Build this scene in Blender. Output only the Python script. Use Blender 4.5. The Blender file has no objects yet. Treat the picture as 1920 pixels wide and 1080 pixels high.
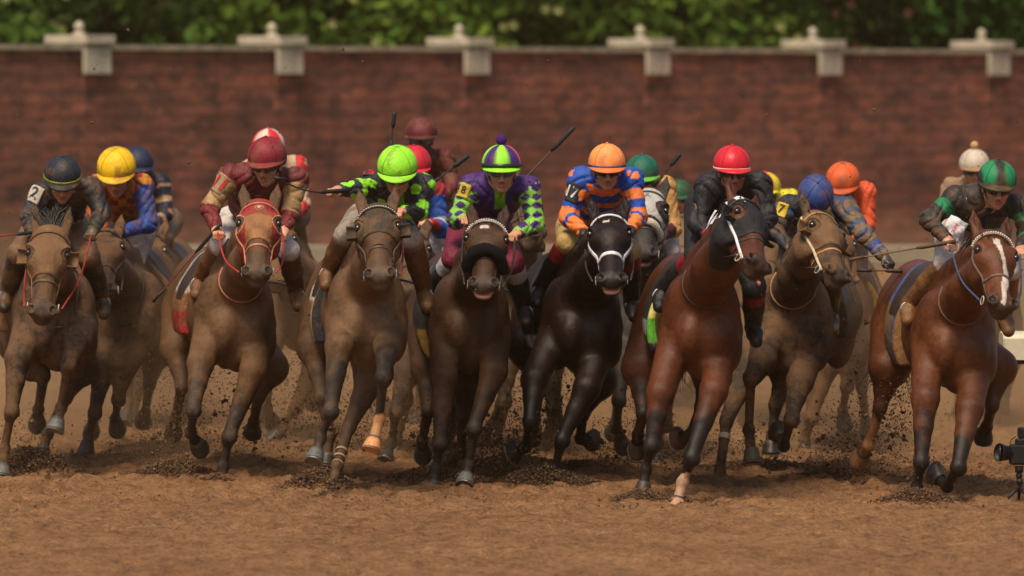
import bpy, math, random
import numpy as np
from mathutils import Vector, Matrix

# ------------------------------------------------------------------ camera, sky, sun, exposure
sc = bpy.context.scene
C = bpy.context.collection
CAM_D, CAM_H, FPX = 50.0, 3.0, 15000.0          # metres to the front row, camera height, focal length in photo pixels
PITCH = math.atan(500.0 / FPX)
cam_d = bpy.data.cameras.new("Camera"); cam = bpy.data.objects.new("Camera", cam_d); C.objects.link(cam)
cam.location = (0, -CAM_D, CAM_H); cam.rotation_euler = (math.pi/2 - PITCH, 0, 0)
cam_d.sensor_width = 36; cam_d.lens = FPX/1920*36
cam_d.clip_start = 1; cam_d.clip_end = 3000
cam_d.dof.use_dof = True; cam_d.dof.focus_distance = 50.6; cam_d.dof.aperture_fstop = 2.7
sc.camera = cam
SUN_EL, SUN_AZ = math.radians(60), math.radians(200)    # high, soft, from behind the camera's left shoulder
w = bpy.data.worlds.new("World"); sc.world = w; w.use_nodes = True
nt = w.node_tree; nt.nodes.clear()
sky = nt.nodes.new('ShaderNodeTexSky'); sky.sky_type = 'NISHITA'; sky.sun_disc = False
sky.sun_elevation = SUN_EL; sky.sun_rotation = SUN_AZ; sky.air_density = 1.0; sky.dust_density = 5.0
bgn = nt.nodes.new('ShaderNodeBackground'); bgn.inputs[1].default_value = 0.064
wo = nt.nodes.new('ShaderNodeOutputWorld')
nt.links.new(sky.outputs[0], bgn.inputs[0]); nt.links.new(bgn.outputs[0], wo.inputs[0])
sd = bpy.data.lights.new("Sun", 'SUN'); sd.energy = 2.0; sd.angle = math.radians(18); sd.color = (1, .84, .62)
sun = bpy.data.objects.new("Sun", sd); C.objects.link(sun)
sdir = Vector((math.sin(SUN_AZ)*math.cos(SUN_EL), math.cos(SUN_AZ)*math.cos(SUN_EL), math.sin(SUN_EL)))
sun.rotation_euler = sdir.to_track_quat('Z', 'Y').to_euler(); sun.location = (0, -20, 40)
sc.view_settings.view_transform = 'Standard'; sc.view_settings.look = 'None'
sc.view_settings.gamma = 1; sc.view_settings.use_curve_mapping = False
sc.view_settings.exposure = 0.8
if hasattr(sc, 'cycles'):
    sc.cycles.volume_step_rate = 4; sc.cycles.volume_max_steps = 64

def P(px, py, Y):
    """photo pixel (1920x1080) at world depth Y -> world point"""
    a = (px-960)/FPX; b = (540-py)/FPX
    c, s = math.cos(PITCH), math.sin(PITCH)
    t = (Y+CAM_D)/(c+b*s)
    return np.array([t*a, Y, CAM_H+t*(-s+b*c)])

def srgb(r, g, b):
    f = lambda c: (c/255/12.92 if c/255 <= .04045 else ((c/255+.055)/1.055)**2.4)
    return (f(r), f(g), f(b))

# ------------------------------------------------------------------ object helpers
def tag(o, label=None, cat=None, group=None, kind=None):
    if label: o['label'] = label
    if cat: o['category'] = cat
    if group: o['group'] = group
    if kind: o['kind'] = kind
    return o
def empty(name, loc, label, cat, group=None):
    o = bpy.data.objects.new(name, None); C.objects.link(o); o.location = loc
    o.empty_display_size = .2
    return tag(o, label, cat, group)
def link_mesh(name, me, mat, parent=None, origin=None):
    o = bpy.data.objects.new(name, me); C.objects.link(o)
    if mat is not None: me.materials.append(mat)
    if parent is not None: o.parent = parent
    elif origin is not None: o.location = origin
    return o
def base(parent):
    if parent is None: return np.zeros(3)
    b = np.array(parent.location)
    if parent.parent is not None: b = b+np.array(parent.parent.location)
    if parent.parent is not None and parent.parent.parent is not None: print('TOO DEEP', parent.name)
    return b
def mesh(name, V, F, mat, parent=None, col=None, smooth=True, origin=None):
    """V in world coords; children are stored relative to their thing's base"""
    o0 = base(parent) if parent is not None else (np.array(origin, float) if origin is not None else np.zeros(3))
    V = np.asarray(V, np.float64)-o0
    me = bpy.data.meshes.new(name)
    if isinstance(F, np.ndarray):
        n = F.shape[1]; nf = len(F)
        me.vertices.add(len(V)); me.vertices.foreach_set('co', V.astype(np.float32).ravel())
        me.loops.add(nf*n); me.loops.foreach_set('vertex_index', F.astype(np.int32).ravel())
        me.polygons.add(nf); me.polygons.foreach_set('loop_start', np.arange(0, nf*n, n, dtype=np.int32))
        me.polygons.foreach_set('loop_total', np.full(nf, n, np.int32))
        me.update(calc_edges=True); me.validate()
    else:
        me.from_pydata([tuple(v) for v in V], [], [tuple(f) for f in F]); me.update()
    if smooth: me.polygons.foreach_set('use_smooth', np.ones(len(me.polygons), bool))
    if col is not None:
        ca = me.color_attributes.new('Col', 'FLOAT_COLOR', 'POINT')
        c4 = np.ones((len(V), 4), np.float32); c4[:, :3] = col
        ca.data.foreach_set('color', c4.ravel())
    return link_mesh(name, me, mat, parent, origin)

class MB:
    def __init__(s): s.V = []; s.F = []; s.Cc = []; s.n = 0
    def add(s, V, F, c=None):
        V = np.asarray(V, float); s.V.append(V); s.F += [tuple(int(i)+s.n for i in f) for f in F]; s.n += len(V)
        s.Cc.append(np.tile(np.array(c if c is not None else (.5, .5, .5), float), (len(V), 1)) if (c is None or np.ndim(c) == 1) else np.asarray(c))
    def build(s, name, mat, parent=None, smooth=False, origin=None):
        return mesh(name, np.vstack(s.V), s.F, mat, parent, np.vstack(s.Cc), smooth, origin)
    def box(s, lo, hi, c=None, rot=None, ctr=None, bev=0):
        lo = np.array(lo, float); hi = np.array(hi, float)
        if bev > 0:
            V = []; F = []
            m = (lo+hi)/2; h = (hi-lo)/2; b = min(bev, h.min()*.95)
            pts = {}
            for ix in (-1, 1):
                for iy in (-1, 1):
                    for iz in (-1, 1):
                        sg = np.array([ix, iy, iz])
                        for k in range(3):
                            q = sg*(h-b); q[k] = sg[k]*h[k]; pts[(ix, iy, iz, k)] = len(V); V.append(m+q)
            for k in range(3):
                a, b2 = [(1, 2), (0, 2), (0, 1)][k]
                for sg in (-1, 1):
                    f = []
                    for (u, v) in ((-1, -1), (1, -1), (1, 1), (-1, 1)):
                        t = [0, 0, 0]; t[k] = sg; t[a] = u; t[b2] = v; f.append(pts[(t[0], t[1], t[2], k)])
                    F.append(f)
            for k in range(3):                      # edges along axis k
                a, b2 = [(1, 2), (0, 2), (0, 1)][k]
                for u in (-1, 1):
                    for v in (-1, 1):
                        f = []
                        for (sg, kk) in ((-1, a), (1, a), (1, b2), (-1, b2)):
                            t = [0, 0, 0]; t[k] = sg; t[a] = u; t[b2] = v; f.append(pts[(t[0], t[1], t[2], kk)])
                        F.append(f)
            for ix in (-1, 1):
                for iy in (-1, 1):
                    for iz in (-1, 1): F.append([pts[(ix, iy, iz, k)] for k in range(3)])
            V = np.array(V)
        else:
            V = np.array([[x, y, z] for x in (lo[0], hi[0]) for y in (lo[1], hi[1]) for z in (lo[2], hi[2])])
            F = [(0, 1, 3, 2), (4, 6, 7, 5), (0, 4, 5, 1), (2, 3, 7, 6), (0, 2, 6, 4), (1, 5, 7, 3)]
        if rot is not None:
            c0 = np.array(ctr, float) if ctr is not None else (lo+hi)/2
            V = (V-c0)@np.array(rot).T+c0
        s.add(V, F, c)
    def tube(s, pts, r, c=None, seg=8, caps=True):
        pts = np.asarray(pts, float); n = len(pts)
        rr = np.full(n, r) if np.isscalar(r) else np.asarray(r, float)
        T = np.gradient(pts, axis=0); T /= np.linalg.norm(T, axis=1)[:, None]+1e-9
        up = np.array([0, 0, 1.]) if abs(T[0][2]) < .9 else np.array([1., 0, 0])
        V = []
        for i in range(n):
            a = np.cross(T[i], up); a /= np.linalg.norm(a)+1e-9; b = np.cross(T[i], a); up = -np.cross(T[i], a)
            up = b if np.dot(b, up) > 0 else -b
            for k in range(seg):
                th = 2*math.pi*k/seg; V.append(pts[i]+rr[i]*(math.cos(th)*a+math.sin(th)*up))
        F = [(i*seg+k, i*seg+(k+1) % seg, (i+1)*seg+(k+1) % seg, (i+1)*seg+k) for i in range(n-1) for k in range(seg)]
        if caps: F += [tuple(range(seg))[::-1], tuple(range((n-1)*seg, n*seg))]
        s.add(V, F, c)
    def ell(s, ctr, rad, R=None, c=None, nu=16, nv=10, cut=None):
        V = []; F = []
        for j in range(nv+1):
            ph = math.pi*j/nv
            for i in range(nu):
                th = 2*math.pi*i/nu
                V.append([rad[0]*math.sin(ph)*math.cos(th), rad[1]*math.sin(ph)*math.sin(th), rad[2]*math.cos(ph)])
        V = np.array(V)
        if R is not None: V = V@np.array(R)
        for j in range(nv):
            for i in range(nu): F.append((j*nu+i, (j+1)*nu+i, (j+1)*nu+(i+1) % nu, j*nu+(i+1) % nu))
        s.add(V+np.array(ctr), F, c)

def bez(pts, n=24):
    """catmull-rom through points"""
    p = [np.array(q, float) for q in pts]; p = [2*p[0]-p[1]]+p+[2*p[-1]-p[-2]]
    out = []
    m = len(p)-3; k = max(2, n//m)
    for i in range(m):
        for j in range(k):
            t = j/k; a, b, c, d = p[i:i+4]
            out.append(.5*((2*b)+(-a+c)*t+(2*a-5*b+4*c-d)*t*t+(-a+3*b-3*c+d)*t**3))
    out.append(p[-2]); return np.array(out)

def vnoise(x, y, seed=0):
    r = np.random.RandomState(seed); N = 256; L = r.rand(N, N)
    xi = np.floor(x).astype(int); yi = np.floor(y).astype(int); fx = x-xi; fy = y-yi
    fx = fx*fx*(3-2*fx); fy = fy*fy*(3-2*fy)
    g = lambda i, j: L[i % N, j % N]
    return (g(xi, yi)*(1-fx)*(1-fy)+g(xi+1, yi)*fx*(1-fy)+g(xi, yi+1)*(1-fx)*fy+g(xi+1, yi+1)*fx*fy)-.5
def vnoise3(p, seed=0):
    return (vnoise(p[:, 0]+p[:, 2]*.7, p[:, 1]-p[:, 2]*.6, seed)+vnoise(p[:, 2]+p[:, 1]*.5, p[:, 0]-p[:, 1]*.8, seed+1))

# ------------------------------------------------------------------ materials
_M = {}
def nodes(name):
    m = bpy.data.materials.new(name); m.use_nodes = True; t = m.node_tree
    return m, t, t.nodes['Principled BSDF']
def N(t, kind, **kw):
    n = t.nodes.new(kind)
    for k, v in kw.items():
        if k in n.inputs.keys(): n.inputs[k].default_value = v
        else: setattr(n, k, v)
    return n
def noise(t, scale, detail=4, rough=.6, co='Object', stretch=None):
    tc = N(t, 'ShaderNodeTexCoord'); nz = N(t, 'ShaderNodeTexNoise', Scale=scale, Detail=detail, Roughness=rough)
    if stretch:
        mp = N(t, 'ShaderNodeMapping'); mp.inputs['Scale'].default_value = stretch
        t.links.new(tc.outputs[co], mp.inputs[0]); t.links.new(mp.outputs[0], nz.inputs['Vector'])
    else: t.links.new(tc.outputs[co], nz.inputs['Vector'])
    return nz
def ramp(t, src, stops):
    r = N(t, 'ShaderNodeValToRGB'); e = r.color_ramp.elements
    while len(e) < len(stops): e.new(.5)
    for i, (p, c) in enumerate(stops):
        e[i].position = p; e[i].color = (c, c, c, 1) if np.isscalar(c) else (*c, 1)
    t.links.new(src, r.inputs[0]); return r
def mix(t, a, b, fac, mode='MIX'):
    m = N(t, 'ShaderNodeMix', data_type='RGBA', blend_type=mode)
    for k, v in ((6, a), (7, b), (0, fac)):
        if hasattr(v, 'links') or hasattr(v, 'is_output'): t.links.new(v, m.inputs[k])
        elif k == 0: m.inputs[0].default_value = v
        else: m.inputs[k].default_value = (*v, 1)
    return m.outputs[2]
def bump(t, bs, src, dist, strength=1.0):
    b = N(t, 'ShaderNodeBump', Strength=strength, Distance=dist); t.links.new(src, b.inputs['Height'])
    t.links.new(b.outputs[0], bs.inputs['Normal']); return b

MUD = srgb(110, 79, 51)
MUDL = srgb(144, 106, 68)
def m_coat(mud=.35, rough=.5):
    k = ('coat', mud, rough)
    if k in _M: return _M[k]
    m, t, bs = nodes('horse_coat')
    a = N(t, 'ShaderNodeAttribute', attribute_name='Col')
    big = noise(t, 4.5, 4, .6); med = noise(t, 26, 5, .7); fine = noise(t, 170, 3, .7)
    v = ramp(t, big.outputs[0], [(.3, .6), (.7, 1.25)])
    c = mix(t, a.outputs[0], v.outputs[0], 1.0, 'MULTIPLY')
    v2 = ramp(t, med.outputs[0], [(.3, .68), (.7, 1.25)])
    c = mix(t, c, v2.outputs[0], 1.0, 'MULTIPLY')
    mm = mix(t, big.outputs[0], med.outputs[0], .55)
    thr = .62-.28*mud
    mr = ramp(t, mm, [(thr, 0), (thr+.09, 1)])
    mf = N(t, 'ShaderNodeMath', operation='MULTIPLY'); t.links.new(mr.outputs[0], mf.inputs[0]); mf.inputs[1].default_value = min(1, .25+mud)
    c = mix(t, c, srgb(106, 77, 52), mf.outputs[0])
    sp = ramp(t, fine.outputs[0], [(.63, 0), (.67, 1)])                 # flecks of thrown dirt
    sf = N(t, 'ShaderNodeMath', operation='MULTIPLY'); t.links.new(sp.outputs[0], sf.inputs[0]); sf.inputs[1].default_value = .55*mud+.08
    c = mix(t, c, MUDL, sf.outputs[0])
    t.links.new(c, bs.inputs['Base Color'])
    rr = N(t, 'ShaderNodeMapRange'); t.links.new(mf.outputs[0], rr.inputs[0]); rr.inputs['To Min'].default_value = rough; rr.inputs['To Max'].default_value = .85
    sw = N(t, 'ShaderNodeMapRange'); t.links.new(med.outputs[0], sw.inputs[0]); sw.inputs['From Min'].default_value = .3; sw.inputs['From Max'].default_value = .7; sw.inputs['To Min'].default_value = -.10; sw.inputs['To Max'].default_value = .12
    ad = N(t, 'ShaderNodeMath', operation='ADD'); t.links.new(rr.outputs[0], ad.inputs[0]); t.links.new(sw.outputs[0], ad.inputs[1]); t.links.new(ad.outputs[0], bs.inputs['Roughness'])
    bs.inputs['Specular IOR Level'].default_value = .22 if mud > .1 else .25
    vein = noise(t, 9, 2, .4, stretch=(1, .5, .8))
    vr = ramp(t, vein.outputs[0], [(.45, 0), (.5, 1), (.55, 0)])
    hair = noise(t, 60, 3, .7, stretch=(3.2, 1, .55)); hv = ramp(t, hair.outputs[0], [(.3, .82), (.7, 1.12)]); c2_ = mix(t, c, hv.outputs[0], 1., 'MULTIPLY'); t.links.new(c2_, bs.inputs['Base Color'])
    hh = mix(t, fine.outputs[0], med.outputs[0], .78); hh = mix(t, hh, hair.outputs[0], .35); hh = mix(t, hh, vr.outputs[0], .07)
    bump(t, bs, hh, .011 if mud > .1 else .0085, .85)
    _M[k] = m; return m
def m_cloth(mud=.0, rough=.55, bd=.03):
    k = ('cloth', mud, rough, bd)
    if k in _M: return _M[k]
    m, t, bs = nodes('silk_cloth')
    a = N(t, 'ShaderNodeAttribute', attribute_name='Col')
    big = noise(t, 9, 4, .65); fine = noise(t, 120, 3, .7); fold = noise(t, 14, 3, .5, stretch=(1, .4, .7))
    c = a.outputs[0]
    vv = ramp(t, fold.outputs[0], [(.3, .85), (.7, 1.08)]); c = mix(t, c, vv.outputs[0], 1., 'MULTIPLY')
    if mud > 0:
        thr = .60-.30*mud
        mr = ramp(t, big.outputs[0], [(thr, 0), (thr+.12, 1)])
        mf = N(t, 'ShaderNodeMath', operation='MULTIPLY'); t.links.new(mr.outputs[0], mf.inputs[0]); mf.inputs[1].default_value = min(.9, .3+mud*.7)
        c = mix(t, c, MUD, mf.outputs[0])
    sp = ramp(t, fine.outputs[0], [(.645, 0), (.675, 1)])
    sf = N(t, 'ShaderNodeMath', operation='MULTIPLY'); t.links.new(sp.outputs[0], sf.inputs[0]); sf.inputs[1].default_value = .3+.6*mud
    c = mix(t, c, MUD, sf.outputs[0])
    t.links.new(c, bs.inputs['Base Color']); bs.inputs['Roughness'].default_value = rough
    bs.inputs['Specular IOR Level'].default_value = .35
    hh = mix(t, fold.outputs[0], fine.outputs[0], .12); bump(t, bs, hh, bd, 1.)
    _M[k] = m; return m
def m_plain(name, colr, rough=.5, spec=.5, metal=0, var=.15, sc_=30, bmp=.002):
    k = (name, colr, rough)
    if k in _M: return _M[k]
    m, t, bs = nodes(name)
    nz = noise(t, sc_, 4, .65); v = ramp(t, nz.outputs[0], [(.3, 1-var), (.7, 1+var)])
    c = mix(t, colr, v.outputs[0], 1., 'MULTIPLY'); t.links.new(c, bs.inputs['Base Color'])
    bs.inputs['Roughness'].default_value = rough; bs.inputs['Specular IOR Level'].default_value = spec; bs.inputs['Metallic'].default_value = metal
    bump(t, bs, nz.outputs[0], bmp); _M[k] = m; return m
def m_vcol(name, rough=.6, spec=.4, var=.12, sc_=25, bmp=.002):
    k = (name, 'v')
    if k in _M: return _M[k]
    m, t, bs = nodes(name); a = N(t, 'ShaderNodeAttribute', attribute_name='Col')
    nz = noise(t, sc_, 4, .65); v = ramp(t, nz.outputs[0], [(.3, 1-var), (.7, 1+var)])
    c = mix(t, a.outputs[0], v.outputs[0], 1., 'MULTIPLY'); t.links.new(c, bs.inputs['Base Color'])
    bs.inputs['Roughness'].default_value = rough; bs.inputs['Specular IOR Level'].default_value = spec
    bump(t, bs, nz.outputs[0], bmp); _M[k] = m; return m
def m_skin():
    if 'skin' in _M: return _M['skin']
    m, t, bs = nodes('skin'); a = N(t, 'ShaderNodeAttribute', attribute_name='Col')
    nz = noise(t, 60, 4, .6); v = ramp(t, nz.outputs[0], [(.3, .8), (.7, 1.15)])
    c = mix(t, a.outputs[0], v.outputs[0], 1., 'MULTIPLY')
    d = noise(t, 25, 4, .7); dr = ramp(t, d.outputs[0], [(.56, 0), (.70, .5)]); c = mix(t, c, MUD, dr.outputs[0])
    t.links.new(c, bs.inputs['Base Color']); bs.inputs['Roughness'].default_value = .48
    bs.inputs['Subsurface Weight'].default_value = .08; bs.inputs['Subsurface Scale'].default_value = .01
    bump(t, bs, nz.outputs[0], .001); _M['skin'] = m; return m

# ------------------------------------------------------------------ signed-distance modelling
class Cone:
    def __init__(s, a, b, ra, rb, k=.03, tag='', t0=0, op='u', sq=None, ts=1.0):
        s.ts = ts
        s.a = np.array(a, float); s.b = np.array(b, float); s.ra = ra; s.rb = rb; s.k = k; s.tag = tag; s.t0 = t0; s.op = op; s.sq = sq
    def bbox(s, m):
        f = max(1, s.sq[1]) if s.sq else 1; r = max(s.ra, s.rb)*f+m
        return np.minimum(s.a, s.b)-r, np.maximum(s.a, s.b)+r
    def d(s, X, Y, Z, infl=0, wantt=False):
        x = X-s.a[0]; y = Y-s.a[1]; z = Z-s.a[2]; ba = s.b-s.a
        mul = 1
        if s.sq:
            ax, f = s.sq; q = (x*ax[0]+y*ax[1]+z*ax[2])*(1/f-1); x = x+q*ax[0]; y = y+q*ax[1]; z = z+q*ax[2]; mul = min(1, f)
            ba = ba+ax*np.dot(ba, ax)*(1/f-1)
        h = np.clip((x*ba[0]+y*ba[1]+z*ba[2])/max(ba@ba, 1e-9), 0, 1)
        dd = np.sqrt((x-h*ba[0])**2+(y-h*ba[1])**2+(z-h*ba[2])**2)-(s.ra+(s.rb-s.ra)*h)
        dd = dd*mul-infl
        return (dd, h*s.ts+s.t0) if wantt else dd
class Ell:
    def __init__(s, c, r, R=None, k=.03, tag='', op='u', t0=0):
        s.c = np.array(c, float); s.r = np.array(r, float); s.R = np.eye(3) if R is None else np.array(R, float); s.k = k; s.tag = tag; s.op = op; s.t0 = t0
    def bbox(s, m):
        e = np.sqrt(((s.R*s.r[:, None])**2).sum(0))+m
        return s.c-e, s.c+e
    def d(s, X, Y, Z, infl=0, wantt=False):
        x = X-s.c[0]; y = Y-s.c[1]; z = Z-s.c[2]; R = s.R; r = s.r
        u = x*R[0, 0]+y*R[0, 1]+z*R[0, 2]; v = x*R[1, 0]+y*R[1, 1]+z*R[1, 2]; w_ = x*R[2, 0]+y*R[2, 1]+z*R[2, 2]
        k0 = np.sqrt((u/r[0])**2+(v/r[1])**2+(w_/r[2])**2); k1 = np.sqrt((u/r[0]**2)**2+(v/r[1]**2)**2+(w_/r[2]**2)**2)
        dd = k0*(k0-1)/(k1+1e-9)-infl
        return (dd, np.zeros_like(dd)+s.t0) if wantt else dd
def smin(a, b, k):
    h = np.maximum(k-np.abs(a-b), 0)/k; return np.minimum(a, b)-h*h*k*.25
def comb(D, d, p):
    return smin(D, d, p.k) if p.op == 'u' else -smin(-D, d, p.k)
def evalp(prims, V, infl=0):
    D = np.full(len(V), 1.); X, Y, Z = V[:, 0], V[:, 1], V[:, 2]
    for p in prims: D = comb(D, p.d(X, Y, Z, infl if p.op == 'u' else 0), p)
    return D
def axis_grid(lo, hi, h, fine=None):
    if fine is None: return np.arange(lo, hi+h, h)
    f0, f1, hf = fine; out = []; x = lo
    while x < hi+h:
        out.append(x); x += hf if f0 <= x <= f1 else h
    return np.array(out)
def field(prims, xs, ys, zs, infl=0, hm=.03):
    D = np.full((len(xs), len(ys), len(zs)), 1., np.float32)
    for p in prims:
        lo, hi = p.bbox(p.k+hm+infl)
        i0, i1 = np.searchsorted(xs, [lo[0], hi[0]]); j0, j1 = np.searchsorted(ys, [lo[1], hi[1]]); k0, k1 = np.searchsorted(zs, [lo[2], hi[2]])
        if i1 <= i0 or j1 <= j0 or k1 <= k0: continue
        d = p.d(xs[i0:i1, None, None], ys[None, j0:j1, None], zs[None, None, k0:k1], infl if p.op == 'u' else 0)
        D[i0:i1, j0:j1, k0:k1] = comb(D[i0:i1, j0:j1, k0:k1], d, p)
    return D
def nets(D, xs, ys, zs):
    ins = D < 0
    c = np.zeros(tuple(n-1 for n in D.shape), np.uint8)
    for i in (0, 1):
        for j in (0, 1):
            for k in (0, 1): c += ins[i:ins.shape[0]-1+i, j:ins.shape[1]-1+j, k:ins.shape[2]-1+k]
    act = (c > 0) & (c < 8); I, J, K = np.nonzero(act)
    idx = np.full(act.shape, -1, np.int32); idx[I, J, K] = np.arange(len(I))
    S = np.zeros((len(I), 3)); cnt = np.zeros(len(I)); G = (xs, ys, zs)
    corners = [(i, j, k) for i in (0, 1) for j in (0, 1) for k in (0, 1)]
    vals = {q: D[I+q[0], J+q[1], K+q[2]].astype(np.float64) for q in corners}
    pos = {q: np.stack([xs[I+q[0]], ys[J+q[1]], zs[K+q[2]]], 1) for q in corners}
    for q in corners:
        for ax in range(3):
            if q[ax] == 0:
                r = list(q); r[ax] = 1; r = tuple(r); a, b = vals[q], vals[r]; m = (a < 0) != (b < 0)
                t = np.where(m, a/(a-b+1e-12), 0)[:, None]; S += np.where(m[:, None], pos[q]*(1-t)+pos[r]*t, 0); cnt += m
    V = S/cnt[:, None]
    F = []
    for ax in range(3):
        a = [slice(1, -1)]*3; a[ax] = slice(0, -1); b = list(a); b[ax] = slice(1, None)
        A = ins[tuple(a)]; B = ins[tuple(b)]; m = A != B
        i, j, k = np.nonzero(m); off = [1, 1, 1]; off[ax] = 0; g = [i+off[0], j+off[1], k+off[2]]
        u, v = [(1, 2), (2, 0), (0, 1)][ax]
        def cell(du, dv):
            q = [g[0].copy(), g[1].copy(), g[2].copy()]; q[u] = q[u]-du; q[v] = q[v]-dv; return idx[q[0], q[1], q[2]]
        quad = np.stack([cell(1, 1), cell(0, 1), cell(0, 0), cell(1, 0)], 1)
        flip = ~A[m]
        quad[flip] = quad[flip][:, ::-1]; F.append(quad)
    F = np.vstack(F); F = F[(F >= 0).all(1)]
    return V, F
def bounds(prims, m=.04):
    B = [p.bbox(m) for p in prims if p.op == 'u']
    return np.min([b[0] for b in B], 0), np.max([b[1] for b in B], 0)
def labels(prims, V):
    X, Y, Z = V[:, 0], V[:, 1], V[:, 2]; best = np.full(len(V), 9.); tg = np.full(len(V), '', dtype='<U12'); tt = np.zeros(len(V))
    for p in prims:
        if p.op != 'u' or not p.tag: continue
        d, t = p.d(X, Y, Z, 0, True); m = d < best; best[m] = d[m]; tg[m] = p.tag; tt[m] = t[m]
    return tg, tt
def trace(prims, org, dirs, R=.3, n=40):
    """from org+dirs*R walk inwards to the surface"""
    q = org+dirs*R; t = np.zeros(len(q))
    for _ in range(n):
        d = evalp(prims, q-dirs*t[:, None]); t = np.clip(t+d*.8, 0, R)
    return q-dirs*t[:, None]
def nrm(v): v = np.asarray(v, float); return v/(np.linalg.norm(v)+1e-12)
def ribbon(mb, pts, nor, wd, th=.004, c=None, closed=False, off=.001):
    pts = np.asarray(pts); n = len(pts); T = np.gradient(pts, axis=0)
    if closed: T = np.roll(pts, -1, 0)-np.roll(pts, 1, 0)
    T /= np.linalg.norm(T, axis=1)[:, None]+1e-9
    Sd = np.cross(T, nor); Sd /= np.linalg.norm(Sd, axis=1)[:, None]+1e-9
    V = []
    for i in range(n):
        o = pts[i]+nor[i]*off
        V += [o-Sd[i]*wd/2-nor[i]*.006, o+Sd[i]*wd/2-nor[i]*.006, o+Sd[i]*wd/2+nor[i]*th*.6, o+Sd[i]*wd*.3+nor[i]*th, o-Sd[i]*wd*.3+nor[i]*th, o-Sd[i]*wd/2+nor[i]*th*.6]
    F = []
    m = n if closed else n-1
    for i in range(m):
        j = (i+1) % n
        for k in range(6): F.append((i*6+k, i*6+(k+1) % 6, j*6+(k+1) % 6, j*6+k))
    if not closed: F += [tuple(range(6))[::-1], tuple(range((n-1)*6, n*6))]
    mb.add(V, F, c)
def text_decal(name, s, ctr, right, up, size, mat, parent, prims=None, shear=0, infl=.0, ext=.003, space=1.0):
    cu = bpy.data.curves.new('txt', 'FONT'); cu.body = s; cu.size = size; cu.align_x = 'CENTER'; cu.align_y = 'CENTER'; cu.offset = size*.022
    cu.shear = shear; cu.space_character = space; cu.resolution_u = 3
    to = bpy.data.objects.new('txt', cu); C.objects.link(to); bpy.context.view_layer.update()
    me = bpy.data.meshes.new_from_object(to); bpy.data.objects.remove(to); bpy.data.curves.remove(cu)
    n = len(me.vertices); co = np.zeros(n*3, np.float32); me.vertices.foreach_get('co', co); co = co.reshape(-1, 3)
    F = [tuple(p.vertices) for p in me.polygons]; bpy.data.meshes.remove(me)
    right = nrm(right); up = nrm(np.array(up)-right*np.dot(up, right)); nn = np.cross(right, up)
    V = np.array(ctr)+co[:, :1]*right+co[:, 1:2]*up
    if prims is not None: V = trace(prims, V-nn*.08, np.tile(nn, (n, 1)), .2)+nn*(infl+ext)
    else: V = V+nn*ext
    return mesh(name, V, F, mat, parent, None, False)

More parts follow.
